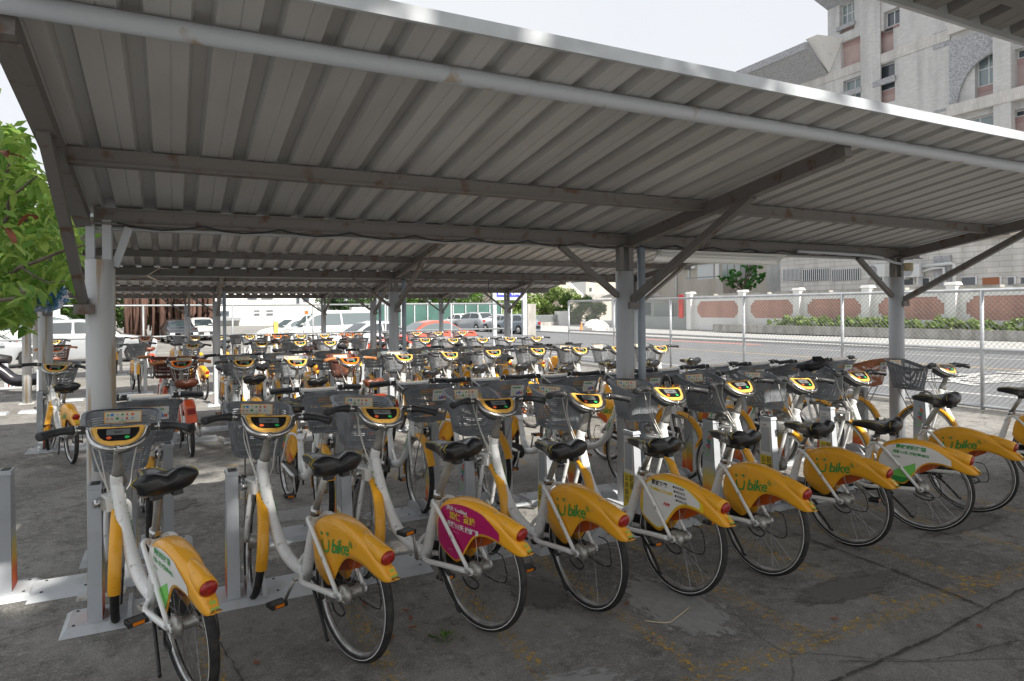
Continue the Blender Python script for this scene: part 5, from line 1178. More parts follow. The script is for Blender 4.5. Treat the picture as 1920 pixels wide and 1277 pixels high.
# ledges, sills, granite squares
for (a, c_, t_, d) in ((1573, 1607, 44, 52), (1581, 1619, 168, 178), (1641, 1682, 147, 158)): slab(rc(a, c_, t_, d), 'sill', m_gran, -.16)
for q in ((1752, 1785, 58, 88), (1752, 1785, 204, 238)): slab(rc(*q), 'granite_square', m_gran, -.04)
z_l = Zb(1850, 205); z_h = Zb(1850, 183); slab((yR, Yb(1785), z_l, z_h), 'ledge', t_vert, -.5); slab((yR, Yb(1785), z_l - 4.6, z_h - 4.6), 'ledge', t_vert, -.5); slab((yR, Yb(1785), z_l + 5.2, z_h + 5.2), 'ledge', t_vert, -.3)
slab((Yb(1785), yL, Zb(1600, 130) - .3, Zb(1600, 130) + .35), 'string_course', t_vert, -.06); slab((Yb(1785), yT, Zb(1700, 245), Zb(1700, 228)), 'string_course', t_vert, -.06)
slab((Yb(1905), Yb(1872), 2, zTop), 'pilaster', t_white, -.45); slab((Yb(1655), Yb(1618), 3, zTop), 'pilaster', t_white, -.12)
# granite arch plate
ya1, ya0 = Yb(1785), Yb(1872); b = B(); nA = 24; V = []; zb0 = z_h; zt0 = Zb(1785, 85) + .2; yc0 = Yb(1800)
for i in range(nA + 1):
    y = ya1 + (ya0 - ya1) * i / nA; u = (yc0 - y) / (yc0 - ya0); zz = zb0 if u < 0 else zb0 + (Zb(1870, 98) - zb0) * math.sqrt(max(0, 1 - (1 - min(1, u)) ** 2)) ** 1.0
    V += [(XB - .18, y, zz), (XB - .18, y, zt0), (XB + .0, y, zz)]
fs = []
for i in range(nA): fs += [(3 * i, 3 * i + 1, 3 * i + 4, 3 * i + 3), (3 * i, 3 * i + 3, 3 * i + 5, 3 * i + 2)]
b.add(V, fs); b.add([(XB - .18, ya1, zb0), (XB - .18, ya1, zt0), (XB, ya1, zt0), (XB, ya1, zb0)], [(0, 1, 2, 3)]); bw(b, 'granite_arch', m_gran)
# cornices: sloping granite soffits
def cornice(y0, y1, z, out_, hgt, ret=True):
    b = B(); V = [(XB, z), (XB - out_, z + hgt), (XB - out_ - .25, z + hgt), (XB - out_ - .25, z + hgt + .55), (XB + 1, z + hgt + .55), (XB + 1, z)]
    b.prism(V, lambda p, s: (p[0], (y1 + (XB - p[0]) * (.35 if p[0] < XB else 0)) if s else y0, p[1])); return b
bw(cornice(yT + .0, yL, Zb(1437, 183) - .0, 2.2, 1.55), 'cornice', m_gran); bw(cornice(yR, yT, Zb(1555, 18), 1.3, .9), 'cornice', m_gran)
b = B(); zz = Zb(1560, 128); b.add([(XB - 2.3, yT + .1, zz + 1.9), (XB - .02, yT + .1, zz + 1.9), (XB - .02, yT - .1, zz - .3), (XB - 2.3, yT - .9, zz + 1.9), (XB - .02, yT - 1.3, zz + 1.9)], [(0, 1, 2), (0, 2, 3), (2, 4, 3), (0, 3, 4, 1)]); bw(b, 'corbel', m_wwall)
# lower block in front with horizontal panels, barred strip windows, air conditioners
XL = 41.0; b = B(); zlt = Zb(1500, 478, XL); wallholes(b, yR, Yb(1462, XL), -.5, zlt, [], XL, .3); b.box(XL + .05, XB + .2, yR + .02, Yb(1462, XL) - .02, -.48, zlt - .02); bw(b, 'lower_wall', t_panel)
b = B(); b.box(XL - .3, XB, yR, Yb(1462, XL) , zlt, zlt + .3); bw(b, 'parapet', m_beige)
for (a, c_) in ((1468, 1500), (1505, 1555), (1560, 1612)):
    h = rc(a, c_, 505 + 0, 526, XL); f = bw(B().box(XL - .03, XL - .01, h[0], h[1], h[2], h[3]), 'strip_window', m_win); g = B(); 
    for k in range(14): y = h[0] + (h[1] - h[0]) * k / 13; g.box(XL - .08, XL - .05, y - .03, y + .03, h[2], h[3])
    link('window_bars', g.mesh('window_bars', m_frame), f)
for (a, c_) in ((1640, 1675), (1690, 1715), (1722, 1745), (1800, 1832), (1838, 1878), (1886, 1905), (1910, 1940)):
    h = rc(a, c_, 522 if a < 1780 else 520, 534, XL); f = bw(B().box(XL - .04, XL - .01, h[0] + .1, h[1] - .1, h[2], h[3]), 'strip_window', m_win if a < 1830 or a > 1880 else mat("brown curtain", (.3, .12, .06), .7)); link('window_frame', B().box(XL - .06, XL - .02, h[0], h[0] + .1, h[2], h[3]).box(XL - .06, XL - .02, h[0], h[1], h[3], h[3] + .06).mesh('window_frame', m_frame), f)
h = rc(1752, 1784, 480, 545, XL); bw(B().box(XL - .12, XL, h[0], h[1], h[2], h[3]), 'granite_pillar', m_gran)
for k, (a, c_, lb_) in enumerate(((1633, 1668, 'white outdoor air conditioner left of the right-hand column'), (1700, 1733, 'white outdoor air conditioner with ducts right of the right-hand column'))):
    h = rc(a, c_, 496, 520, XL); t = thing('air_conditioner', lb_, 'air conditioner', (XL - .1, h[0], h[2]), 0, 'air conditioners on the wall'); wd, hh = h[1] - h[0], h[3] - h[2]
    B().box(-.45, .0, 0, wd, 0, hh).ob('casing', m_frame, t); g = B(); g.lathe([(0, 0), (hh * .4, 0), (hh * .42, -.02)], 'x', (-.46, wd * .68, hh * .5), 20); g.ob('fan_grille', mat("grey grille", (.3, .31, .32), .5), t)
    B().box(-.45, .1, .1, .16, -.5, -.01).box(-.45, .1, wd - .2, wd - .14, -.12, -.01).ob('bracket', m_frame, t)
    if k: B().tube([(-.2, -.02, hh * .8), (-.2, -1.7, hh * .9), (-.2, -1.9, hh * .8), (-.2, -1.9, -1.1)], .1, 8).tube([(-.2, -.02, hh * .4), (-.2, -.7, hh * .6), (-.2, -1.3, hh * .6), (-.2, -1.4, -1.1)], .08, 8).ob('duct', m_frame, t)
# left low blocks: white stair house, beige balcony, door, glazed bay
XC = 52.0
bt2 = thing('apartment_building', 'cream and beige building with a balcony behind the juniper tree', 'building', (XC, 55, 0)); B2_ = Vector(bt2.location)
def cw2(b, nm, ms): o = link(nm, b.mesh(nm, ms), bt2); o.matrix_parent_inverse = Matrix.Translation(-B2_); return o
yy = lambda px: Yb(px, XC); zz_ = lambda px, py: Zb(px, py, XC)
cw2(B().box(XC, XC + 12, yy(1475), yy(1190), -.5, 11.0), 'wall', m_beige)
cw2(B().box(XC - .3, XC, yy(1305), yy(1185), zz_(1250, 508), 11.0), 'upper_wall', m_wwall)
cw2(B().box(XC - 1.3, XC, yy(1372), yy(1302), zz_(1340, 556), zz_(1340, 524)), 'balcony', m_beige)
cw2(B().box(XC - 1.32, XC - 1.26, yy(1372), yy(1302), zz_(1340, 521), zz_(1340, 519)), 'balcony_rail', m_dgal)
cw2(B().box(XC - .1, XC - .02, yy(1338), yy(1308), zz_(1320, 524), zz_(1320, 496)), 'door', m_frame)
cw2(B().box(XC - .25, XC, yy(1350), yy(1343), zz_(1340, 524), zz_(1340, 470)).box(XC - .25, XC, yy(1348), yy(1306), zz_(1320, 494), zz_(1320, 478)), 'door_surround', m_wwall)
for (a, c_, g_) in ((1354, 1364, m_winl), (1365, 1376, m_winl), (1378, 1388, m_winl), (1390, 1402, m_win), (1404, 1416, m_win)): cw2(B().box(XC - .08, XC - .02, yy(c_), yy(a), zz_(1380, 520), zz_(1380, 470)), 'window', g_)
for a in (1268, 1292): cw2(B().tube([(XC - .1, yy(a), 0), (XC - .1, yy(a), 9)], .09, 8), 'down_pipe', m_frame)
# house further left with big shutter and outside stair
bt3 = thing('apartment_building', 'weathered beige house with grey shutter and outside stair behind the pale bushes', 'building', (60, 90, 0)); XD = 60
yD = 88.0
def dX(px): return onY(px, 540, yD).x
def dZ(py): return onY(1050, py, yD).z
def c3(b, nm, ms): o = link(nm, b.mesh(nm, ms), bt3); o.matrix_parent_inverse = Matrix.Translation(-Vector(bt3.location)); return o
c3(B().box(dX(960), dX(1215), yD, yD + 12, -1, dZ(470)), 'wall', m_beige)
c3(B().box(dX(965), dX(1055), yD - 1.5, yD, dZ(560), dZ(534)), 'balcony', m_beige)
for (a, c_, t_, d_, g_) in ((1018, 1040, 515, 533, m_win), (990, 1000, 515, 537, m_win), (1072, 1098, 515, 551, mat("grey roller shutter", (.2, .21, .22), .6)), (1105, 1109, 539, 546, m_win)): c3(B().box(dX(a), dX(c_), yD - .1, yD - .01, dZ(d_), dZ(t_)), 'window' if g_ is m_win else 'shutter', g_)
b = B(); b.bar((dX(1058), yD - 1.2, dZ(532)), (dX(1092), yD - 1.2, dZ(563)), .3, .5); c3(b, 'stair', m_wwall); c3(B().box(dX(1085), dX(1130), yD - 2, yD, dZ(566), dZ(552)), 'landing', m_conc)

# brick boundary wall with white pillars, planter hedge
XW = 36.5; ypil = [40.4, 35.0, 30.26, 25.4, 20.6, 15.8, 11.0]
t = thing('boundary_wall', 'brick boundary wall with white pillars and stepped white brick surrounds across the road', 'wall', (XW, 30, 0)); W0 = Vector(t.location)
def ww(b, nm, ms, par=None, kind=None): o = link(nm, b.mesh(nm, ms), par or t, kind=kind); o.matrix_parent_inverse = Matrix.Translation(-W0) if par is None else Matrix.Identity(4); return o
g = .0
for i, y in enumerate(ypil):
    ww(B().box(XW - .38, XW + .1, y - .25, y + .25, g, 2.80).frust((XW - .45, XW + .17, y - .32, y + .32), (XW - .38, XW + .1, y - .25, y + .25), 2.80, 2.95), 'pillar', m_wwall)
    if i == len(ypil) - 1: break
    ya_, yb2 = ypil[i + 1] + .25, y - .25; mid = (ya_ + yb2) / 2
    z0, z1, z2, z3 = .78, .95, 2.06, 2.2
    b = B(); b.box(XW, XW + .2, ya_, yb2, g, z1); b.box(XW, XW + .2, ya_, yb2, z3, 2.62); b.box(XW, XW + .2, ya_, ya_ + .3, z1, z3); b.box(XW, XW + .2, yb2 - .3, yb2, z1, z3)
    for s_, q in ((1, ya_ + .3), (-1, yb2 - .3)):
        for zz0, zz1, w_ in ((z1, z1 + .16, .34), (z1 + .16, z1 + .32, .17), (z3 - .16, z3, .34), (z3 - .32, z3 - .16, .17)): b.box(XW - .004, XW + .19, min(q, q + s_ * w_), max(q, q + s_ * w_), zz0, zz1)
    ww(b, 'rendered_wall', m_wwall)
    ww(B().box(XW + .04, XW + .16, ya_ + .3, yb2 - .3, z1, z3), 'brick_panel', t_brick)
    ww(B().box(XW - .12, XW + .3, ya_ + .05, mid - .35, 2.62, 2.74).box(XW - .12, XW + .3, mid + .2, yb2 - .05, 2.62, 2.74), 'coping', m_conc)
tag(B().box(34.9, 35.1, -20, 36.5, 0, .52).box(35.1, 36.1, -20, 36.5, 0, .40).ob('planter_kerb', m_conc), 'long low concrete planter in front of the brick wall', 'planter')
b = B(); rn = random.Random(6)
for k in range(110):
    y = -8 + 39.5 * k / 109; leaves(b, rn, (35.6, y, .70), (.5, .6, .34 + .12 * rn.random()), 230, .10, 8)
tag(b.ob('hedge', lf_pale), 'low bright green hedge growing in the planter under the brick wall', 'hedge')
tag(B().box(XW - .5, XW - .42, 40.9, 41.4, .9, 2.75).box(XW - .52, XW - .50, 41.0, 41.3, 1.0, 1.9, 1).ob('banner', [M['redp'], mat("bright red sign", (.75, .05, .03), .5)]), 'narrow red and white upright sign on the end pillar', 'sign')
# juniper behind the wall
t = thing('juniper', 'dark green juniper shaped in rounded pads rising behind the boundary wall', 'tree', (42, Yb(1392, 42), 0)); rn = random.Random(5)
b = B(); b.tube([(0, 0, 0), (.1, .2, 1.8), (0, -.1, 3.2), (0, -.4, 5)], [.16, .13, .1, .05], 8); pads = []
for (py_, pz, pr_) in ((-1.55, 4.3, .62), (-1.5, 5.1, .5), (-1.35, 5.75, .36), (-.9, 4.6, .6), (-.5, 5.0, .55), (-.4, 4.0, .55), (.2, 4.6, .6), (.7, 4.1, .6), (.3, 3.6, .5), (1.2, 4.3, .5), (1.6, 3.95, .5), (2.0, 4.2, .38), (1.3, 3.5, .45), (-1.2, 3.5, .42), (-.6, 3.4, .4), (-1.7, 3.9, .4)):
    pads.append((rn.uniform(-.5, .3), py_, pz, pr_)); b.tube([(0, 0, 3.0), (0, py_ * .6, pz - .5), (pads[-1][0], py_, pz)], [.06, .04, .02], 5)
b.ob('trunk', bark, t); b = B()
for (px_, py_, pz, pr_) in pads: leaves(b, rn, (px_, py_, pz), (pr_ * .9, pr_ * .9, pr_ * .62), 1150, .075, 9)
b.ob('crown', lf_pine, t)
# gatehouse, grey gate, cabinet
t = thing('guard_booth', 'small white guard booth with tiled roof seen just right of the middle column', 'booth', (38, 51, 0)); xg = lambda px: onY(px, 600, 49).x
B().box(xg(1195) - 38, xg(1228) - 38, -2, 2, 0, 2.75).ob('wall', m_wwall, t); B().box(xg(1206) - 38, xg(1220) - 38, -2.06, -2.01, 1.1, 2.2).ob('window', m_winl, t)
b = B(); b.frust((xg(1185) - 38.3, xg(1238) - 38, -2.8, 2.8), (xg(1200) - 38, xg(1212) - 38, -.5, .5), 2.75, 3.5); b.ob('roof', mat("grey roof tile", (.34, .32, .31), .8, var=.3, scale=3), t)
t = thing('sliding_gate', 'grey slatted vehicle gate beside the guard booth', 'gate', (38, 46, 0)); ga, gb = onY(1228, 600, 47), onY(1262, 600, 45)
b = B(); b.bar((ga.x - 38, 1, 1.1), (gb.x - 38, -1, 1.1), .25, 2.0); b.ob('leaf_panel', mat("grey green metal", (.25, .28, .27), .6), t)
for k in range(7): q = Vector((ga.x - 38, .85, 0)).lerp(Vector((gb.x - 38, -1.15, 0)), k / 6); B().box(q.x - .06, q.x + .06, q.y - .22, q.y - .1, .1, 2.15).ob('slat', m_dgal, t)
tag(B().box(37, 41.5, 41.2, 50, -.1, .95).ob('low_wall', mat("grey green render", (.33, .36, .35), .8, var=.2)), 'low grey wall running back beside the gate', 'wall')
tag(B().box(43, 43.2, 41, 60, 0, 2.6).ob('yard_wall', m_beige), 'plain beige yard wall behind the grey gate', 'wall')

# ================================================================== CAR PARK BEYOND
# entrance sign
t = thing('entrance_sign', 'white gantry with a blue board reading entrance and exit in Chinese', 'sign', (15, 31, gz(30)))
s0, s1 = onY(929, 600, 31).x - 15, onY(982, 600, 31).x - 15; zt = onY(960, 522, 31).z; zbm = onY(960, 557, 31).z
B().box(s0 - .16, s0 + .04, -.08, .08, -.2, zt + 1.2).ob('post', m_fasc, t); B().box(s1 - .08, s1 + .16, -.08, .08, -.2, zt + 1.2).ob('post', m_fasc, t)
p = B().box(s0 + .05, s1 - .09, -.05, .05, zbm - .0 + .18, zt + 1.0).ob('board', mat("sign blue", (.06, .07, .48), .5), t); B().box(s0 + .045, s1 - .085, -.06, .06, zbm + .02, zbm + .17).ob('frame', m_fasc, t)
b = B(); put_text(b, '出入口', lambda x, y: (s0 + .12 + x, -.056, zbm + .32 + y * 1.1), (s1 - s0 - .35) / 2.9, bold=.012); put_text(b, '停車場', lambda x, y: (s0 + .12 + x, -.056, zbm + .95 + y * 1.1), (s1 - s0 - .35) / 2.9, bold=.012); o = b.ob('lettering', M['wht'], p)
q = onY(994, 600, 33); tag(B().box(q.x - .26, q.x + .26, 32.8, 33.3, -.3, 2.02).ob('gate_pillar', m_conc), 'stained concrete gate pillar right of the blue sign', 'pillar')
q = onY(1054, 600, 62); tag(B().box(q.x - .6, q.x + .6, 61.6, 62.6, -.3, 1.45).ob('gate_pier', m_wwall), 'white pier at the end of the railing below the bushes', 'pillar')
q0, q1 = onY(1003, 600, 62), onY(1046, 600, 62); t = thing('railing', 'grey vertical-bar railing in front of the pale bushes', 'railing', (q0.x, 62, 0)); b = B(); 
for k in range(26): x = (q1.x - q0.x) * k / 25; b.box(x - .03, x + .03, -.03, .03, .0, 1.05)
b.box(0, q1.x - q0.x, -.04, .04, 1.0, 1.06); b.ob('bars', m_dgal, t, kind='stuff'); B().box(0, q1.x - q0.x, -.2, .2, -.5, .3).ob('plinth', m_conc, t)
# white wrapped pile
rn = random.Random(9); q = onY(1116, 600, 46); b = B(); V = []; nu, nv = 20, 9
for j in range(nv):
    for i in range(nu):
        a = 6.2832 * i / nu; ph = 1.5 * j / (nv - 1); r_ = 1 + .16 * math.sin(3 * a + j) + .1 * rn.uniform(-1, 1); V.append((q.x + 1.25 * math.cos(a) * math.cos(ph) * r_, 46 + .9 * math.sin(a) * math.cos(ph) * r_, gz(46) + .95 * math.sin(ph) * (1 + .12 * rn.uniform(-1, 1))))
b.add(V, [(j * nu + i, j * nu + (i + 1) % nu, (j + 1) * nu + (i + 1) % nu, (j + 1) * nu + i) for j in range(nv - 1) for i in range(nu)]); tag(b.ob('wrapped_pile', m_wwall), 'white sheet-wrapped pile by the gap in the fence', 'covered pile')
q = onY(1090, 600, 45.4); tag(B().lathe([(.22, 0), (.16, .05), (.03, .75), (0, .76)], 'z', (q.x, 45.4, gz(45)), 14).ob('traffic_cone', mat("cone orange", (.8, .2, .02), .5)), 'orange traffic cone at the left end of the white pile', 'traffic cone')
# pale bushes beyond the railing, background trees
for px, yv, r_, hh, lm, lb_ in ((1008, 66, 3.2, 2.6, lf_pale, 'pale green rounded bush directly right of the gate pillar'), (1050, 67, 3.6, 2.7, lf_pale, 'larger pale green bush below the house balcony'), (1085, 64, 3.0, 2.2, lf_mid, 'bluish green bush at the left end of the chain-link fence'), (962, 70, 3.0, 2.2, lf_pale, 'yellow green bush behind the blue entrance sign')):
    q = onY(px, 600, yv); tree(lb_, 'bush', q.x, yv, -.3, 1.0, (0, 0, hh - .3), (r_, r_ * .7, hh * .8), 5200, .19, lm, int(px), 26, name='bush', group=None)
for px, yv, r_, hz, n, lm, lb_ in ((245, 58, 5, 4.0, 5200, lf_mid, 'light green tree behind the cars left of the hanging roots'), (130, 62, 6, 4.2, 4200, lf_mid, 'green tree behind the white minivan'), (690, 85, 6, 4.5, 4200, lf_dark, 'dark tree behind the white wall, left of the middle shed columns'), (770, 78, 5, 4, 3600, lf_mid, 'mid green tree above the red car roof'), (830, 82, 6.5, 5, 5200, lf_mid, 'spreading green tree behind the green hoarding, left one'), (895, 76, 6.5, 5, 5200, lf_mid, 'spreading green tree behind the green hoarding, right one'), (655, 90, 4, 4.4, 2600, lf_dark, 'thin dark tree left of the white wall')):
    q = onY(px, 600, yv); tree(lb_, 'tree', q.x, yv, -.4, hz * .6, (0, 0, hz), (r_, r_ * .8, hz * .62), n, .26, lm, int(px), 26, tr=.25)
# hanging-root tree
q = onY(325, 600, 52); t = thing('banyan_tree', 'huge banyan with a curtain of red brown hanging roots behind the black car', 'tree', (q.x, 52, -.3)); rn = random.Random(8)
b = B(); b.tube([(0, 1, 0), (.2, 1, 2), (0, 1, 5)], [1.1, .9, 1.3], 14); b.ob('trunk', bark, t)
b = B()
for k in range(170): x = rn.uniform(-2.9, 2.5); y = rn.uniform(-.6, 1.2); zb_ = 0 if rn.random() < .6 else rn.uniform(.5, 2.4); s_ = rn.uniform(.05, .17); b.tube([(x + rn.uniform(-.2, .2), y, zb_), (x + rn.uniform(-.12, .12), y, 2), (x, y, 4.6)], [s_ * .8, s_, s_ * 1.1], 5)
b.ob('hanging_roots', bark_r, t, kind='stuff'); b = B(); leaves(b, rn, (0, 0, 6.2), (6.5, 4, 2.2), 6000, .26, 40); b.ob('crown', lf_dark, t)
# pale corrugated wall, white building, hoarding, misc
q0, q1 = onY(-150, 560, 50), onY(112, 560, 50); tag(B().box(q0.x, q1.x, 50, 50.3, -.5, 2.9).ob('sheet_wall', mat("white corrugated wall", (.62, .62, .6), .6, var=.1)), 'pale sheet wall behind the cars at the far left', 'wall')
t = thing('white_building', 'bright white building with small windows behind the white hatchback', 'building', (onY(510, 600, 95).x, 95, -.5)); x0 = t.location.x
Xw = lambda px: onY(px, 580, 95).x - x0; Zw = lambda py: onY(510, py, 95).z + .5
B().box(Xw(395), Xw(640), 0, 10, 0, 11).ob('wall', m_wwall, t)
for (a, c_, t_, d_) in ((476, 487, 581, 584), (476, 487, 587, 591), (499, 512, 581, 584), (499, 512, 587, 591), (464, 482, 552, 562), (490, 512, 552, 561), (404, 430, 582, 592), (410, 424, 560, 572), (555, 562, 556, 570), (568, 580, 553, 566)): f = B().box(Xw(a), Xw(c_), -.12, -.02, Zw(d_), Zw(t_)).ob('window', m_dgal, t); B().box(Xw(a) + .08, Xw(c_) - .08, -.14, -.121, Zw(d_) + .08, Zw(t_) - .08).ob('pane', m_win, f)
B().box(Xw(400), Xw(450), -1.2, 0, Zw(597) - .2, Zw(594)).ob('awning', m_dgal, t)
q0, q1 = onY(660, 600, 60), onY(692, 600, 60); tag(B().box(q0.x, q1.x, 60, 61, -.5, onY(675, 576, 60).z).ob('white_hut', m_wwall), 'plain white hut wall right of the white van', 'hut')
q0, q1 = onY(700, 600, 64), onY(940, 600, 64); t = thing('green_hoarding', 'long teal green mesh hoarding behind the row of distant cars', 'fence', (q0.x, 64, -.3)); B().box(0, q1.x - q0.x, 0, .1, 0, 2.6).ob('mesh_panel', mat("teal mesh", (.06, .14, .12), .8, var=.25, scale=.6), t)
for k in range(11): x = (q1.x - q0.x) * k / 10; B().box(x - .06, x + .06, -.12, -.02, 0, 2.7).ob('post', m_gal, t)
B().box(0, q1.x - q0.x, -.1, -.02, 2.62, 2.7).ob('rail', m_gal, t)
q = onY(575, 600, 33.5); t = thing('hanging_sign', 'small white sign with an orange square above the van tail', 'sign', (q.x, 33.5, 0)); B().tube([(0, 0, -.2), (0, 0, 1.6)], .03, 8).ob('post', m_gal, t); p = B().box(-.2, .2, -.03, -.01, 1.5, 1.8).ob('board', m_fasc, t); B().box(-.1, .08, -.034, -.031, 1.57, 1.74).ob('symbol', M['btnr'], p)
q = onY(516, 600, 36); tag(B().box(q.x - .06, q.x + .14, 36, 36.3, -.3, 1.2).box(q.x + .02, q.x + 1.5, 36.1, 36.2, -.3, .55).ob('yellow_barrier', mat("barrier yellow", (.65, .42, .1), .6)), 'yellow ochre barrier post in front of the white hatchback', 'barrier')
tag(B().tube([(onY(708, 600, 70).x, 70, -.3), (onY(708, 600, 70).x, 70, 9)], .14, 10).ob('lamp_pole', m_gal), 'tall pale pole beside the white hut', 'pole')
# small weeds and litter near the wheels
rn = random.Random(21); b = B()
for k in range(36):
    a = rn.uniform(0, 6.28); r_ = rn.uniform(0, .05); x, y = 1.27 + r_ * math.cos(a), 3.32 + r_ * math.sin(a); s_ = rn.uniform(.012, .03); d = Vector((math.cos(a), math.sin(a), rn.uniform(.3, 1))).normalized(); q = Vector((-d.y, d.x, 0)) * s_ * .35; p = Vector((x, y, .004)); b.add([p, p + d * s_ + q, p + d * s_ * 1.7, p + d * s_ - q], [(0, 1, 2, 3)])
tag(b.ob('weed', lf_mid), 'tiny green weed between the pink-panel bicycle and the one left of it', 'weed')
lit = [(1.14, 3.52), (1.18, 3.60), (1.22, 3.72), (1.05, 3.48), (.35, 3.55), (2.35, 3.2), (1.0, 3.9), (3.3, 2.5), (3.9, 2.1), (2.0, 2.45)]
for k, (x, y) in enumerate(lit):
    b = B(); mt = Matrix.Translation((x, y, .012)) @ Matrix.Rotation(k * 1.3, 4, 'Z') @ Matrix.Rotation(.15, 4, 'X') @ Matrix.Scale(.42, 4); b.add([tuple(mt @ Vector(v)) for v in lv], lfs, 0, True); b.v = [(p[0], p[1], abs(p[2] - .012) * .6 + .009) for p in b.v]
    tag(b.ob('fallen_leaf', m_dry), 'small dry russet leaf on the concrete ' + ('left of the green weed, nearest dock plate', 'left of the green weed, middle of three', 'left of the green weed, farthest from it', 'beneath the plain second bicycle', 'behind the foremost bicycle', 'beside the cement patch', 'against the dock plate edge', 'right of the cement patch', 'near the long crack lower right', 'below the cement patch')[k], 'leaf', 'fallen leaves')
b = B(); b.tube(curve_pts([(2.33, 2.98, .01), (2.42, 2.90, .012), (2.52, 2.93, .01), (2.66, 2.99, .01)], 16), .004, 5); tag(b.ob('twig', mat("dry straw", (.5, .42, .3), .8)), 'thin pale twig lying on the cement patch', 'twig')

# ================================================================== ROWS OF BICYCLES AND DOCKS
PI = math.pi
# sunlit-to-shaded gap rows; label pieces
o1 = ['foremost', 'second', 'third', 'fourth', 'fifth', 'sixth', 'seventh', 'eighth', 'ninth', 'tenth']
R1 = [(-0.266, 4.440, .315, .995, .077), (0.446, 4.396, .330, .991, .021), (1.125, 4.373, .347, .998, .023), (1.992, 4.370, .144, .927, .018), (2.592, 4.275, .151, .897, -.062), (3.369, 4.262, .064, .883, -.049), (4.273, 4.342, .117, .859, .042), (4.822, 4.214, .359, .826, .046), (5.783, 4.357, .232, .968, .037), (7.077, 4.346, .306, .935, .051)]
desc1 = ['white share bicycle with green and white advert fender, leftmost of the front row', 'white share bicycle with plain amber fender, second from left in the front row', 'white share bicycle with a magenta advert on its amber fender', 'white share bicycle with plain amber fender just right of the magenta advert one', 'white share bicycle with yellow and white app advert on its fender',
         'white share bicycle with plain amber fender just right of the app advert one', 'white share bicycle with plain amber fender, second right of the app advert one', 'white share bicycle with green and white advert fender, left of the right-hand column', 'white share bicycle with high saddle and black bag in its basket', 'white share bicycle cut off by the right edge of the photograph']
ads = ['green', None, 'pink', None, 'app', None, None, 'green', None, None]
G1 = 'share bicycles in the front row'
for i, (x, y, a, sz, ln) in enumerate(R1):
    if i == 9: continue
    bicycle(desc1[i], x, y, PI / 2 + a, -a, ln, sz, 'std', 0, crank=(1, 6, 3, 7, 4, 2, 5, 8, 3, 2)[i], group=G1, ad=ads[i], rolled=i * .37)
bicycle(desc1[9], 7.25, 4.40, PI / 2 + .22, -.22, .03, .94, 'std', 0, 4, G1, rolled=1)
for i, (x, y, a, sz, ln) in enumerate(R1):
    if i == 9: x = 7.25
    dock(['pale grey dock post with yellow strip, leftmost in the front row', 'pale grey dock post with orange foot, beside the second front-row bicycle', 'dock post with yellow and white panel beside the magenta advert bicycle', 'plain dock post left of the fourth front-row bicycle', 'dock post left of the app advert bicycle', 'white dock post with yellow panel, right of the app advert bicycle', 'dock post with coloured lettering in the front row right part', 'dock post with yellow panel just left of the right-hand column', 'dock post with yellow panel beside the high-saddle bicycle', 'dock post nearest the right edge'][i], x - .128, y + .01, 0, (2, 2, 1, 0, 1, 1, 0, 1, 1, 0)[i], 0, 'docks of the front row')
R2 = [(-0.16, 5.62), (1.06, 5.45), (1.89, 5.52), (2.56, 5.45), (3.27, 5.40), (3.93, 5.30), (4.63, 5.32), (5.39, 5.38), (5.98, 5.34), (6.64, 5.28), (7.24, 5.26)]
rn = random.Random(31)
G2 = 'share bicycles facing the camera behind the front row'
d2 = ['partly hidden by the rusty left column', 'second from left in the camera-facing row', 'third from left in the camera-facing row', 'fourth from left in the camera-facing row', 'camera-facing, just left of the middle column', 'camera-facing, half hidden by the middle column', 'camera-facing, first right of the middle column', 'camera-facing, second right of the middle column', 'camera-facing, third right of the middle column', 'camera-facing, fourth right of the middle column', 'camera-facing, just left of the right-hand column']
for i, (x, y) in enumerate(R2):
    a = rn.uniform(.06, .30); k = 'terra' if i == 10 else 'std'
    bicycle(('white share bicycle with terracotta basket, ' if i == 10 else 'white share bicycle, ') + d2[i] + ('' if i == 10 or 'row' in d2[i] else ', nearest such row'), x, y, -PI / 2 + a, -a, rn.uniform(.02, .06), rn.uniform(.86, .96), k, 1, rn.randrange(8), G2, rolled=rn.random())
    dock('dock post of the bicycle ' + d2[i].replace('camera-facing, ', 'facing the camera '), x + .128, y, PI, i % 3, 1, 'docks of the row facing the camera')
dock('empty dock post at the lower left edge', -.93, 5.17, PI, 2, 0); dock('empty dock behind the foremost bicycle with yellow strip', -.10 - .7 + .55, 5.10, PI, 2, 0)
R3 = [(-1.4, 10.5), (0.14, 10.26), (0.9, 9.95), (1.51, 9.6), (2.21, 9.5), (3.03, 9.68), (3.79, 9.78), (4.62, 9.9), (5.4, 9.9), (6.05, 9.62), (6.75, 9.49), (7.45, 9.2)]
R4 = [(-0.13, 11.2), (0.8, 11.1), (1.5, 11.24), (2.23, 11.3), (3.0, 11.3), (3.78, 11.1), (4.45, 11.1), (5.1, 10.8), (5.84, 10.7), (6.54, 10.7)]
R5 = [(-2.07, 16.59), (0.37, 16.3), (1.82, 16.2), (2.61, 16.0), (3.24, 15.62), (5.44, 15.51), (5.99, 14.99), (6.61, 14.71), (7.26, 14.63), (7.95, 14.48)]
R6 = [(-.67, 17.2), (2.5, 17.0), (3.3, 16.9), (4.1, 16.6), (5.0, 16.5), (6.0, 16.1), (6.9, 15.9)]
R7 = [(-2.82, 21.88), (-.7, 22.4), (.6, 22.1), (1.3, 21.9), (2.1, 21.75), (2.84, 21.63), (3.49, 21.2), (4.21, 21.1), (4.95, 21), (6.3, 20.9), (7.0, 20.8), (7.7, 20.6), (8.4, 20.3)]
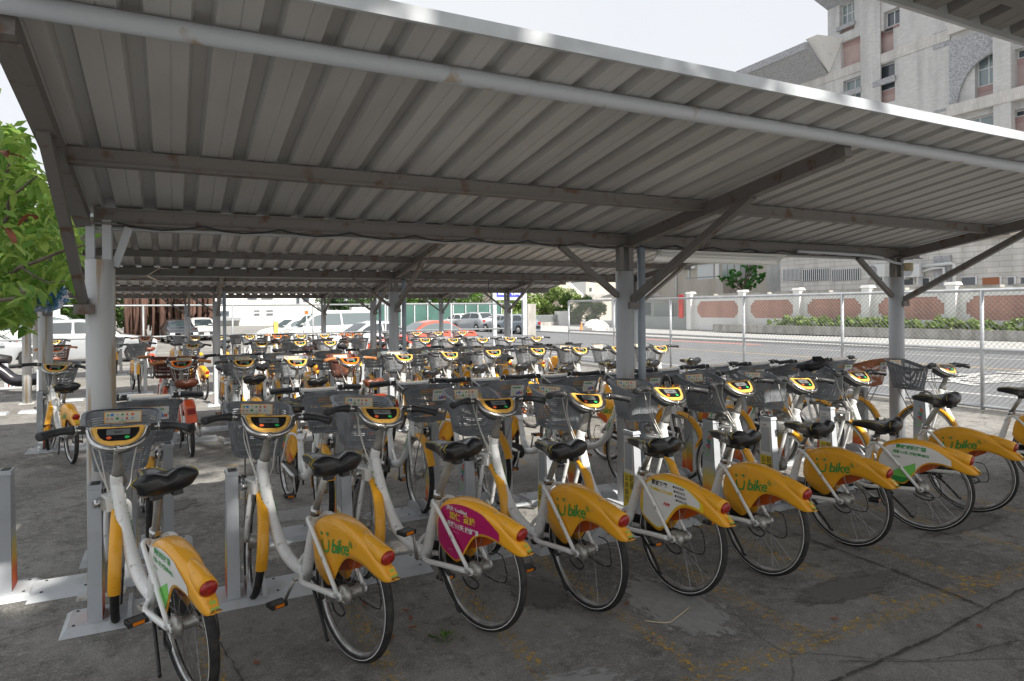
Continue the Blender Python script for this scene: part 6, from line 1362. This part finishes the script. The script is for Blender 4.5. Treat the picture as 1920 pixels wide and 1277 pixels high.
R8 = [(-1.5, 23.2), (.2, 23.2), (1.8, 23.1), (3.3, 22.9), (5.6, 22.6), (6.6, 22.4)]
rown = {3: 'near row under the second shed', 4: 'camera-facing row under the second shed', 5: 'near row under the third shed', 6: 'camera-facing row under the third shed', 7: 'near row before the back fence', 8: 'camera-facing row at the back fence'}
ordn = ['leftmost', 'second from left', 'third from left', 'fourth from left', 'fifth from left', 'sixth from left', 'seventh from left', 'eighth from left', 'ninth from left', 'tenth from left', 'eleventh from left', 'twelfth from left', 'thirteenth from left']
org = {3: (1, 4), 4: (0,), 5: (0,), 6: (2,), 7: (1, 5, 8), 8: ()}
for rr, RW in ((3, R3), (4, R4), (5, R5), (6, R6), (7, R7), (8, R8)):
    face = rr in (4, 6, 8); lod = 1 if rr < 4 else 2 if rr < 5 else 3
    for i, (x, y) in enumerate(RW):
        o_ = i in org[rr]; a = rn.uniform(.0, .22) if not (rr == 3 and i < 2) else (.30, .06)[i]
        lab = ('orange share bicycle, ' if o_ else 'white share bicycle, ') + ordn[i] + ' in the ' + rown[rr]
        bicycle(lab, x, y, (-PI / 2 if face else PI / 2) + a, -a + rn.uniform(-.12, .10), rn.uniform(.01, .05), rn.uniform(.84, .97), 'orange' if o_ else 'std', lod, rn.randrange(8), 'share bicycles in the ' + rown[rr], rolled=rn.random())
        dock('dock post ' + ordn[i] + ' in the ' + rown[rr], x + (.128 if face else -.128), y, PI if face else 0, i % 3, 1 if rr < 5 else 2, 'docks of the ' + rown[rr])
for k, (x, y, r_) in enumerate(((-2.18, 14.9, 0), (-3.2, 14.9, 0), (-3.65, 20.4, 0), (-1.95, 15.0, PI), (.75, 14.1, 0))): dock(['empty dock post with flame print at the left edge', 'empty dock post left of the pale rusty column', 'farthest empty dock post at the left edge', 'low empty dock beside the pale rusty column', 'empty dock left of the third shed column'][k], x, y, r_, 2, 1)
# black bag on the high-saddle bicycle's basket
b = B(); rn = random.Random(3); V = []; nu, nv = 14, 7
for j in range(nv):
    for i in range(nu): a = 6.2832 * i / nu; ph = math.pi * (j / (nv - 1) - .5); V.append((5.74 + .19 * math.cos(a) * math.cos(ph) * (1 + .12 * rn.uniform(-1, 1)), 4.62 + .12 * math.sin(a) * math.cos(ph), 1.165 + .045 * math.sin(ph) + .02 * rn.uniform(-1, 1) + .03 * math.cos(a)))
b.add(V, [(j * nu + i, j * nu + (i + 1) % nu, (j + 1) * nu + (i + 1) % nu, (j + 1) * nu + i) for j in range(nv - 1) for i in range(nu)], 0, True); b.tube(curve_pts([(5.9, 4.58, 1.15), (5.98, 4.5, 1.05), (6.0, 4.45, .9), (5.97, 4.45, .8)], 10), .005, 5); tag(b.ob('black_bag', mat("black nylon", (.012, .012, .014), .6, bump=.3, bscale=30)), 'black cloth bag lying on the basket right of the right-hand column', 'bag')
